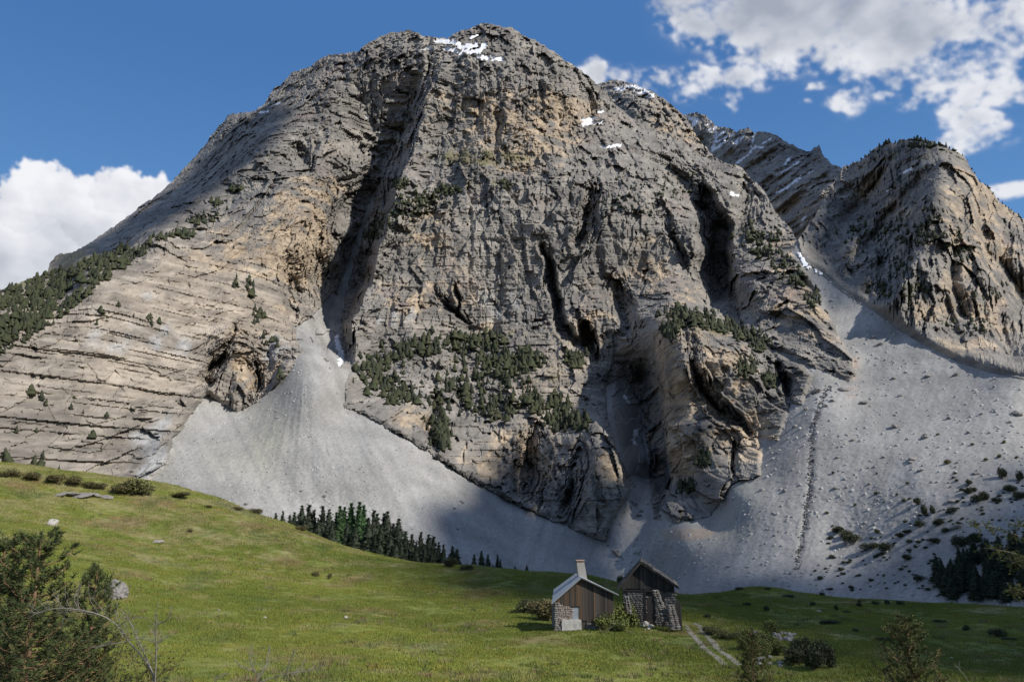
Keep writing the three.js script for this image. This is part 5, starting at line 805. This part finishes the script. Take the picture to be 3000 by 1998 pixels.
// ---- ruined stone pillars leaning in front of the barn, planks, heaps
function pillar(px0, py0, px1, py1, wpx, z, label, seed) {
  const p1 = at(px1, py1, z), p0 = at(px0, py0, z), t = new THREE.Group(); t.name = numbered('stone_pillar'); t.position.copy(p1); const r = rng(seed), H = p0.y - p1.y, w = wpx / F * z;
  for (let v = -0.4; v < H;) { const h = 0.2 + r() * 0.14, f = sat(v / H), ww = w * mix(1.15, 0.75, f), cx = (p0.x - p1.x) * f; for (let k = 0; k < 2; k++) { const o = mesh('stone', blockGeo[Math.floor(r() * 3)], [stoneMats[2], stoneMats[0], stoneMats[3], stoneMats[1]][Math.floor(r() * 4)], t); o.position.set(cx + (k - 0.5) * ww * 0.5 + (r() - .5) * 0.08, v + h / 2, (r() - .5) * 0.2 - 0.3 * f); o.scale.set(ww * (0.5 + r() * 0.2), h, 0.7); o.rotation.set(0, r() * 0.4, (r() - .5) * 0.3); } v += h * 0.95; }
  tag(t, label, 'pillar'); scene.add(t);
}
pillar(1923, 1733, 1948, 1812, 22, 103.4, 'tall leaning remnant of stone wall against the barn front', 3);
pillar(1968, 1778, 1978, 1836, 26, 102.6, 'short round-topped stump of stone wall at the barn corner', 8);
pillar(1837, 1752, 1842, 1790, 16, 104, 'thin stone stub at the left of the barn front', 12);
for (let k = 0; k < 5; k++) { const z = 104.6 - k * 0.3, a = at(1983 + k * 3.4, 1808 + k * 1.5 - (k === 4 ? 8 : 0), z), b = at(1981 + k * 3.2, 1752 + k * 4, z - 0.2 + 0.5); a.y = groundH(a.x, a.z); const d = b.clone().sub(a), l = d.length(), g = new THREE.BoxGeometry(0.16, l, 0.04); g.translate(0, l / 2, 0); const o = new THREE.Mesh(g, greyPlank[[3, 1, 3, 0, 3][k]]); o.name = numbered('loose_board'); o.position.copy(a); o.quaternion.setFromUnitVectors(new THREE.Vector3(0, 1, 0), d.normalize()); tag(o, ['grey board leaning nearest the barn corner', 'second grey board leaning at the right of the barn', 'middle board of those leaning on the barn side', 'dark board leaning at the right of the barn', 'outermost grey board leaning beside the barn'][k], 'board'); scene.add(o); }
{ const a = at(1932, 1808, 101.5), b = at(1927, 1790, 101.5), g = tube([a, new THREE.Vector3().lerpVectors(a, b, .5), b], 0.05, 0.04), o = new THREE.Mesh(g, greyBark); o.name = 'stake'; tag(o, 'short pale stake leaning by the tall wall remnant', 'stake'); scene.add(o); }
for (const [x, y, w, h] of [[1893, 1836, 22, 20], [1905, 1842, 16, 12], [1882, 1838, 14, 10], [1912, 1838, 20, 8], [1900, 1846, 10, 8], [1868, 1834, 16, 9], [1890, 1848, 8, 6]]) boulder(x, y, w, h, 'pale stone in the small heap in front of the thicket', 'pale heap before the thicket', 2);
for (const [x, y, w, h] of [[1940, 1818, 26, 16], [1955, 1826, 22, 14], [1972, 1842, 26, 12], [1985, 1840, 14, 10], [1950, 1812, 18, 14]]) boulder(x, y, w, h, 'reddish fallen stone at the foot of the wall remnants', 'fallen stones by the barn', 3);
{ const r = rng(23); for (let k = 0; k < 34; k++) boulder(2205 + r() * 120, 1858 + r() * 22 + 0.02 * k, 10 + r() * 16, 7 + r() * 9, 'grey stone in the field-stone heap among the right bushes', 'upper field-stone heap', r() < 0.5 ? 0 : 1); for (let k = 0; k < 14; k++) boulder(2215 + r() * 110, 1928 + r() * 28, 9 + r() * 14, 6 + r() * 8, 'pale stone in the lower row of stones below the right bushes', 'lower row of field stones', 0); }
boulder(152, 1541, 34, 24, 'round pale boulder alone high on the left hillside', null, 2); boulder(335, 1752, 84, 66, 'big lichen-grey boulder beside the foreground pine', null, 1);
boulder(1011, 1814, 18, 12, 'single small white boulder in the open meadow', null, 2); boulder(460, 1590, 40, 9, 'flat grey slab sunk in the left hillside', null, 0); boulder(775, 1812, 14, 5, 'tiny flat pale stone left of the white boulder', null, 2);
for (const [x, y, w] of [[200, 1452, 60], [240, 1455, 70], [280, 1456, 50], [170, 1455, 40], [310, 1460, 40]]) boulder(x, y, w, 12, 'grey-brown stone in the flat heap near the left skyline', 'flat heap on the left hill', 1);
for (const [x, y, w, h] of [[1632, 1838, 10, 7], [1640, 1842, 8, 6], [2400, 1793, 16, 5], [2370, 1772, 10, 3], [2790, 1928, 8, 4], [1520, 1917, 10, 4], [1450, 1905, 6, 4], [640, 1790, 8, 4]]) boulder(x, y, w, h, 'little pale stone lying in the meadow grass', 'little stones in the grass', 2);
// two-legged pole behind the barn
{ const t = new THREE.Group(); t.name = 'power_pole'; const b = onGround(2018, 1742); t.position.copy(b); const d = bearing(b)[2], h = 50 / F * d; for (const s of [0, 1]) { const g = tube([new THREE.Vector3((s ? 0.25 : -0.15), -0.3, 0), new THREE.Vector3(s ? -0.05 : -0.2, h * 0.5, 0), new THREE.Vector3(-0.3 + s * 0.12, h * (s ? 0.9 : 1), 0)], 0.10, 0.07); mesh('pole', g, greyPlank[1], t); } tag(t, 'dark wooden two-legged pole behind the barn', 'pole'); scene.add(t); }
// ---- stones on the scree
{
  const r = rng(61), N = 9000, per = stoneGeo.map(() => []);
  for (let k = 0; k < N; k++) {
    let x, y; if (r() < 0.36) { x = 430 + r() * 1400; y = 1050 + r() * 620; if (polyDist(x, y, SCREE_L) > -4) continue; } else { x = 1800 + r() * 1240; y = 740 + r() * 1040; if (polyDist(x, y, SCREE_R) > -4) continue; if (noise(x / 90 + 4, y / 60, 2) < -0.15 && r() < 0.7) continue; }
    const p = massif.spot(x, y), d = bearing(p)[2], s = (1.8 + 6.5 * Math.pow(r(), 3.2) * (x > 1800 ? 1.2 : 0.75)) / F * d; per[k % 4].push([p, s, r() * 6.28, 0.7 + r() * 0.75]);
  }
  const t = new THREE.Group(), M = new THREE.Matrix4(), Q = new THREE.Quaternion(), E = new THREE.Euler(), C = new THREE.Color(), S = new THREE.Vector3(); t.name = 'scree_stones';
  stoneGeo.forEach((g0, v) => { const g = new THREE.IcosahedronGeometry(0.5, 1), m = new THREE.InstancedMesh(blockGeo[v % 3], mat(1, 1, 1, 0.97), per[v].length); per[v].forEach(([p, s, a, c], k) => { M.compose(p, Q.setFromEuler(E.set(a, a * 2, a * 3)), S.set(s * 1.3, s * 0.8, s)); m.setMatrixAt(k, M); C.setRGB(0.33 * c, 0.32 * c, 0.30 * c); m.setColorAt(k, C); }); m.name = 'stone_mass' + (v ? '_00' + v : ''); m.userData.kind = 'stuff'; t.add(m); });
  tag(t, 'loose grey stones strewn over the scree slopes', 'stones', null, 'stuff'); scene.add(t);
  { const per2 = []; for (let k = 0; k < 420; k++) { const y = 1130 + r() * 540, x = lineY2(y) + 7 * noise(y / 40, 2.2) + (r() - .5) * (10 + 10 * r()), p = massif.spot(x, y), d = bearing(p)[2]; per2.push([p, (3 + 6 * r() * r()) / F * d, r() * 6.28, 0.25 + r() * 0.4]); } const m = new THREE.InstancedMesh(blockGeo[1], mat(1, 1, 1, 0.97), per2.length); per2.forEach(([p, s, a, c], k) => { M.compose(p, Q.setFromEuler(E.set(a, a * 2, a * 3)), S.set(s * 1.4, s * 0.8, s)); m.setMatrixAt(k, M); C.setRGB(0.24 * c, 0.23 * c, 0.22 * c); m.setColorAt(k, C); }); m.name = 'dark_debris'; tag(m, 'line of dark debris down the runnel of the right scree', 'stones', null, 'stuff'); scene.add(m); }
  for (const [x, y, w, h] of [[2392, 1148, 34, 16], [2474, 1143, 32, 12], [2362, 1200, 16, 12], [2440, 1176, 18, 8], [2530, 1183, 28, 10], [2628, 1250, 28, 14], [2676, 1346, 26, 12], [2712, 1284, 22, 12], [2784, 1226, 16, 10], [2985, 1216, 32, 16], [2875, 1216, 12, 8], [2456, 1340, 14, 8], [2640, 1160, 14, 8], [2560, 990, 16, 9], [2580, 1010, 20, 8], [2620, 1110, 16, 8], [2720, 1105, 24, 10], [2800, 1102, 20, 10], [2670, 1355, 18, 9], [2420, 1190, 16, 9], [2330, 1250, 16, 10], [2840, 1270, 14, 8], [2960, 1240, 12, 8], [2500, 1290, 16, 8], [2450, 1430, 18, 10], [2300, 1440, 14, 10], [2790, 1470, 26, 10], [2800, 1548, 40, 14], [2700, 1380, 20, 8], [2860, 1390, 20, 8], [2590, 1340, 14, 8], [2550, 1420, 12, 8]]) boulder(x, y, w, h, 'grey boulder lying on the upper right scree fan', 'boulders on the right scree', 0, true);
  boulder(2234, 1436, 16, 12, 'cream-coloured boulder just right of the lower fin', null, 2, true); boulder(1872, 1622, 14, 22, 'tall white boulder behind the barn ridge', null, 2, true); boulder(1856, 1600, 10, 16, 'narrow white boulder above the tall one behind the barn', null, 2, true);
  for (const [x, y, w, h] of [[1860, 1480, 22, 12], [1880, 1500, 16, 10], [1875, 1512, 24, 10], [1850, 1470, 14, 8]]) boulder(x, y, w, h, 'grey boulder in the mouth of the gorge', 'boulders at the gorge mouth', 1, true);
  for (const [x, y, w, h] of [[1353, 1472, 16, 6], [1340, 1550, 10, 5], [950, 1456, 12, 7], [720, 1480, 12, 7], [880, 1440, 8, 5], [1330, 1490, 10, 5]]) boulder(x, y, w, h, 'dark boulder on the left scree cone', 'boulders on the left scree', 4, true);
}
// ------------------------------------------------------------------ plants close to the viewer
const needleTones = [[0.052, 0.070, 0.018], [0.075, 0.090, 0.024], [0.036, 0.050, 0.017], [0.13, 0.105, 0.036]];
function pineParts(seed, limbs, R, tones, open = 0.35) {           // height 1; returns [trunk, branches, needles]
  const r = rng(seed), pos = [], col = [], br = [], V = (x, y, z) => new THREE.Vector3(x, y, z);
  for (let i = 0; i < limbs; i++) {
    const t = 0.10 + 0.88 * (i + r()) / limbs, a = i * 2.4 + r(), L = R * (Math.pow(1 - t, 0.75) * (0.4 + r() * 1.0) + 0.09), ca = Math.cos(a), sa = Math.sin(a), rise = 0.25 + 0.5 * t + r() * 0.2;
    const p = u => V(ca * L * u, t + L * rise * (u * u * 0.8) - L * 0.12 * u, sa * L * u);
    br.push(tube([V(0, t, 0), p(0.35), p(0.7), p(1)], 0.006 * (1.2 - t), 0.0016, 4));
    const nt = 5 + Math.round(12 * L / R);
    for (let k = 0; k < nt; k++) {
      const u = open + (1 - open) * (k + r()) / nt, q = p(u), sx = (r() - .5) * L * 0.55 * (1.15 - u * 0.6), sz = (r() - .5) * L * 0.55 * (1.15 - u * 0.6), sy = (r() - .2) * L * 0.28, T = tones[Math.floor(r() * r() * tones.length)];
      if (k % 2) br.push(tube([q, V(q.x + sx * 0.5, q.y + sy * 0.4, q.z + sz * 0.5), V(q.x + sx, q.y + sy, q.z + sz)], 0.0016, 0.0008, 3));
      spray(r, pos, col, q.x + sx * 0.7, q.y + sy * 0.6, q.z + sz * 0.7, ca * 0.012 + sx * 0.4, 0.012 + sy * 0.5, sa * 0.012 + sz * 0.4, 0.025, 24, 0.0026, T, 0.9);
    }
  }
  for (let k = 0; k < 6; k++) spray(r, pos, col, 0, 0.96 + k * 0.008, 0, 0, 0.02, 0, 0.022, 14, 0.0024, tones[0], 0.9);
  return [tube([V(0, -0.02, 0), V(0.004, 0.5, 0.003), V(0, 1, 0)], 0.022, 0.003, 7), mergeGeometries(br), geo(pos, col)];
}
const pineKinds = [pineParts(41, 92, 0.44, needleTones, 0.34), pineParts(3, 80, 0.27, needleTones), pineParts(12, 80, 0.28, needleTones), pineParts(25, 90, 0.34, [[0.075, 0.085, 0.022], [0.095, 0.098, 0.026], [0.055, 0.064, 0.019], [0.15, 0.11, 0.035]], 0.14)];
function nearPine(k, px, topPy, z, wide, label, turn) {
  const top = at(px, topPy, z), b = groundH(top.x, top.z), h = top.y - b, t = new THREE.Group(); t.name = numbered('young_pine'); const [a, c, n] = pineKinds[k];
  mesh('trunk', a, pineBark, t); mesh('branches', c, pineBark, t); mesh('needles', n, leafMat, t); t.position.set(top.x, b, top.z); t.scale.set(h * wide, h, h * wide); t.rotation.y = turn; tag(t, label, 'tree'); scene.add(t);
}
nearPine(0, 118, 1570, 21, 1.0, 'tallest young pine at the left edge, in front of the big boulder', 0.6);
nearPine(1, 15, 1588, 22, 1.05, 'young pine cut off by the left edge of the picture', 2.2);
nearPine(2, 285, 1662, 20, 0.7, 'slim young pine just left of the big boulder', 4.1);
nearPine(0, 90, 1780, 18, 1.2, 'low bushy pine in the bottom left corner', 3.0);
nearPine(3, 2200, 1848, 19, 0.75, 'slender young pine top at the bottom, right of the wheel ruts', 1.0);
nearPine(3, 2655, 1808, 17, 0.95, 'broad young pine in the right foreground', 2.6);
// bare shrubs: stems traced in space, twigs grown off them
function shrub(name, label, stems, z, seed, r0, material, twigs = 26, leafTone = null, leafN = 0) {
  const r = rng(seed), t = new THREE.Group(); t.name = numbered(name); const base = at(stems[0].p[0][0], stems[0].p[0][1], z); base.y = groundH(base.x, base.z); t.position.copy(base); const pos = [], col = [];
  for (const s of stems) {
    const n = s.p.length, off = (r() - .5) * 0.8, pts = s.p.map(([x, y], i) => at(x, y, z + off * i / n + (r() - .5) * 0.06).sub(base)); if (s.root) { pts.unshift(new THREE.Vector3(pts[0].x * 0.6, -0.1, pts[0].z * 0.6)); }
    const c = new THREE.CatmullRomCurve3(pts), parts = [], rr = r0 * (s.k ?? 1); const m = mesh('stem', tube(pts, rr, rr * 0.3, 6), material, t);
    const L = c.getLength();
    for (let k = 0; k < twigs * (s.t ?? 1); k++) {
      const u = 0.2 + 0.8 * r(), p = c.getPoint(u), tg = c.getTangent(u), d = new THREE.Vector3(r() - .5, r() - .3, r() - .5).normalize().multiplyScalar(0.9).add(tg.multiplyScalar(0.8)).normalize(), l = L * (0.06 + 0.16 * r()) * (1.2 - u * 0.6), q = p.clone().addScaledVector(d, l * 0.5), e = q.clone().addScaledVector(d.clone().add(new THREE.Vector3((r() - .5) * 0.9, 0.25 * r(), (r() - .5) * 0.9)).normalize(), l * 0.5);
      parts.push(tube([p, q, e], rr * 0.26, rr * 0.1, 3)); for (let j = 0; j < 2; j++) { const d2 = new THREE.Vector3(r() - .5, r() - .3, r() - .5).normalize(), e2 = q.clone().addScaledVector(d2, l * 0.4); parts.push(tube([q, q.clone().lerp(e2, 0.5), e2], rr * 0.16, rr * 0.08, 3)); }
      if (leafN && r() < 0.7) spray(r, pos, col, e.x, e.y, e.z, (r() - .5) * .04, .02, (r() - .5) * .04, 0.05, leafN, 0.012, leafTone[Math.floor(r() * leafTone.length)], 0.9);
    }
    if (parts.length) mesh('twigs', mergeGeometries(parts), material, m);
  }
  if (pos.length) mesh('leaves', geo(pos, col), leafMat, t);
  tag(t, label, 'shrub'); scene.add(t);
}
const LF = [[0.06, 0.075, 0.022], [0.10, 0.055, 0.025], [0.045, 0.06, 0.02]];
shrub('bare_shrub', 'grey leafless shrub with a long arching branch over the left pine', [
  { p: [[450, 2010], [440, 1960], [415, 1925], [375, 1880], [345, 1835], [300, 1805], [250, 1790], [195, 1783], [140, 1785], [105, 1808]], root: 1, k: 1.3 },
  { p: [[452, 1990], [430, 1935], [400, 1870], [375, 1815], [355, 1790]], k: 0.9 }, { p: [[452, 2000], [456, 1920], [455, 1850], [458, 1790]], k: 1.0 }, { p: [[456, 1830], [480, 1822], [498, 1800], [500, 1778]], k: 0.6 }, { p: [[375, 1875], [420, 1872], [455, 1882], [500, 1862]], k: 0.5 }, { p: [[370, 1880], [310, 1890], [260, 1898]], k: 0.5 }, { p: [[345, 1835], [380, 1812], [430, 1812]], k: 0.45 }, { p: [[230, 1788], [225, 1750], [235, 1710]], k: 0.5 }], 17, 5, 0.021, greyBark, 30);
shrub('thin_shrub', 'thin dark twig shrub leaning right of the leafless shrub', [{ p: [[470, 2010], [500, 1965], [550, 1905], [590, 1870], [632, 1836]], root: 1 }, { p: [[480, 1990], [505, 1970], [545, 1955]], k: 0.7 }], 21, 9, 0.010, barkMat, 7, LF, 5);
shrub('leafy_shrub', 'dark reddish-green leafy shrub along the bottom left edge', [{ p: [[260, 2020], [250, 1960], [230, 1905]], root: 1 }, { p: [[330, 2020], [340, 1950], [360, 1890]], root: 1 }, { p: [[400, 2020], [395, 1960], [380, 1915]], root: 1 }, { p: [[170, 2020], [180, 1970], [200, 1930]], root: 1 }, { p: [[300, 2020], [290, 1960], [310, 1900]], root: 1 }, { p: [[440, 2020], [470, 1975], [500, 1960]], root: 1 }, { p: [[360, 2020], [300, 1980], [270, 1940]], root: 1 }, { p: [[420, 2020], [440, 1990], [430, 1960]], root: 1 }], 20, 17, 0.010, barkMat, 60, LF, 12);
shrub('bare_shrub', 'small grey leafless shrub at the bottom edge left of centre', [{ p: [[755, 2010], [750, 1975], [735, 1945], [728, 1905]], root: 1, k: 1.2 }, { p: [[755, 1985], [775, 1955], [785, 1920], [790, 1890]] }, { p: [[758, 2000], [800, 1985], [850, 1972], [905, 1965], [955, 1948]] }, { p: [[830, 1990], [845, 1950], [862, 1905]], k: 0.8 }, { p: [[845, 1990], [880, 1955], [895, 1930]], k: 0.7 }, { p: [[745, 1965], [700, 1950], [690, 1935]], k: 0.6 }, { p: [[620, 2010], [640, 1985], [690, 1970]], k: 0.6 }], 18, 23, 0.015, greyBark, 30);
shrub('grass_stalk', 'single tall straw stalk standing at the bottom edge', [{ p: [[1412, 2010], [1405, 1970], [1395, 1930], [1392, 1912]], root: 1 }], 24, 3, 0.008, mat(0.30, 0.26, 0.15, 0.9), 3);
shrub('dry_stick', 'pale dry stick slanting up in the bottom right corner', [{ p: [[2850, 2010], [2825, 1975], [2797, 1945]], root: 1 }], 22, 4, 0.012, mat(0.32, 0.29, 0.24, 0.9), 2);
// the larch beyond the right edge that reaches into the frame
{
  const z = 13, base = at(3110, 1700, z); base.y = groundH(base.x, base.z); const t = new THREE.Group(); t.name = 'leaning_larch'; t.position.copy(base); const r = rng(8), pos = [], col = [];
  const A = (x, y, dz = 0) => at(x, y, z + dz).sub(base), T = [[0.085, 0.105, 0.022], [0.12, 0.13, 0.03], [0.06, 0.075, 0.02], [0.16, 0.10, 0.03]];
  mesh('trunk', tube([new THREE.Vector3(0, -0.1, 0), A(3105, 1900), A(3110, 1700), A(3115, 1480)], 0.07, 0.03, 8), barkMat, t);
  const limbs = [[[3110, 1660], [3050, 1615], [2990, 1572], [2930, 1548], [2880, 1538], [2835, 1538]], [[3110, 1720], [3040, 1660], [2985, 1625], [2930, 1612], [2885, 1605]], [[3110, 1790], [3040, 1750], [2990, 1730], [2960, 1728]], [[3110, 1640], [3050, 1580], [3000, 1545], [2960, 1530]], [[3110, 1700], [3060, 1660], [3010, 1640], [2965, 1650]], [[3110, 1800], [3060, 1690], [3010, 1675]]];
  for (const Lm of limbs) {
    const pts = Lm.map(([x, y]) => A(x, y, (r() - .5) * 0.3)), c = new THREE.CatmullRomCurve3(pts), b = mesh('branch', tube(pts, 0.010, 0.003, 5), greyBark, t), tw = [];
    for (let k = 0; k < 44; k++) { const p = c.getPoint(0.28 + 0.72 * r()), d = new THREE.Vector3(r() - .5, r() - .62, r() - .5).multiplyScalar(0.34), e = p.clone().add(d); tw.push(tube([p, p.clone().lerp(e, 0.5), e], 0.003, 0.0015, 3)); for (let j = 0; j < 4; j++) { const q = p.clone().lerp(e, 0.2 + 0.8 * r()); spray(r, pos, col, q.x, q.y, q.z, d.x * 0.05, d.y * 0.05, d.z * 0.05, 0.034, 9, 0.005, T[Math.floor(r() * r() * 4)], 0.9); } }
    mesh('twigs', mergeGeometries(tw), barkMat, b);
  }
  mesh('needles', geo(pos, col), leafMat, t); tag(t, 'larch at the right edge reaching green sprays into the picture', 'tree'); scene.add(t);
}
// ------------------------------------------------------------------ tell alike neighbours apart by their order across the view
{
  const ones = ['leftmost', 'second', 'third', 'fourth', 'fifth', 'sixth', 'seventh', 'eighth', 'ninth', 'tenth', 'eleventh', 'twelfth', 'thirteenth', 'fourteenth', 'fifteenth', 'sixteenth', 'seventeenth', 'eighteenth', 'nineteenth', 'twentieth'], tens = { 20: 'twenty', 30: 'thirty' };
  const word = n => n < 20 ? ones[n] : n === 29 ? 'thirtieth' : tens[Math.floor((n + 1) / 10) * 10] + '-' + ['', 'first', 'second', 'third', 'fourth', 'fifth', 'sixth', 'seventh', 'eighth', 'ninth'][(n + 1) % 10];
  const same = {};
  for (const o of scene.children) if (o.userData.group && o.userData.label) (same[o.userData.label] ??= []).push(o);
  for (const [label, list] of Object.entries(same)) {
    if (list.length < 2 || list.length > 36) continue;
    list.sort((a, b) => bearing(a.position)[0] - bearing(b.position)[0]);
    list.forEach((o, i) => { o.userData.label = label + ', ' + (i === list.length - 1 ? 'rightmost' : i ? word(i) + ' from left' : 'leftmost'); });
  }
}
renderer.render(scene, camera);
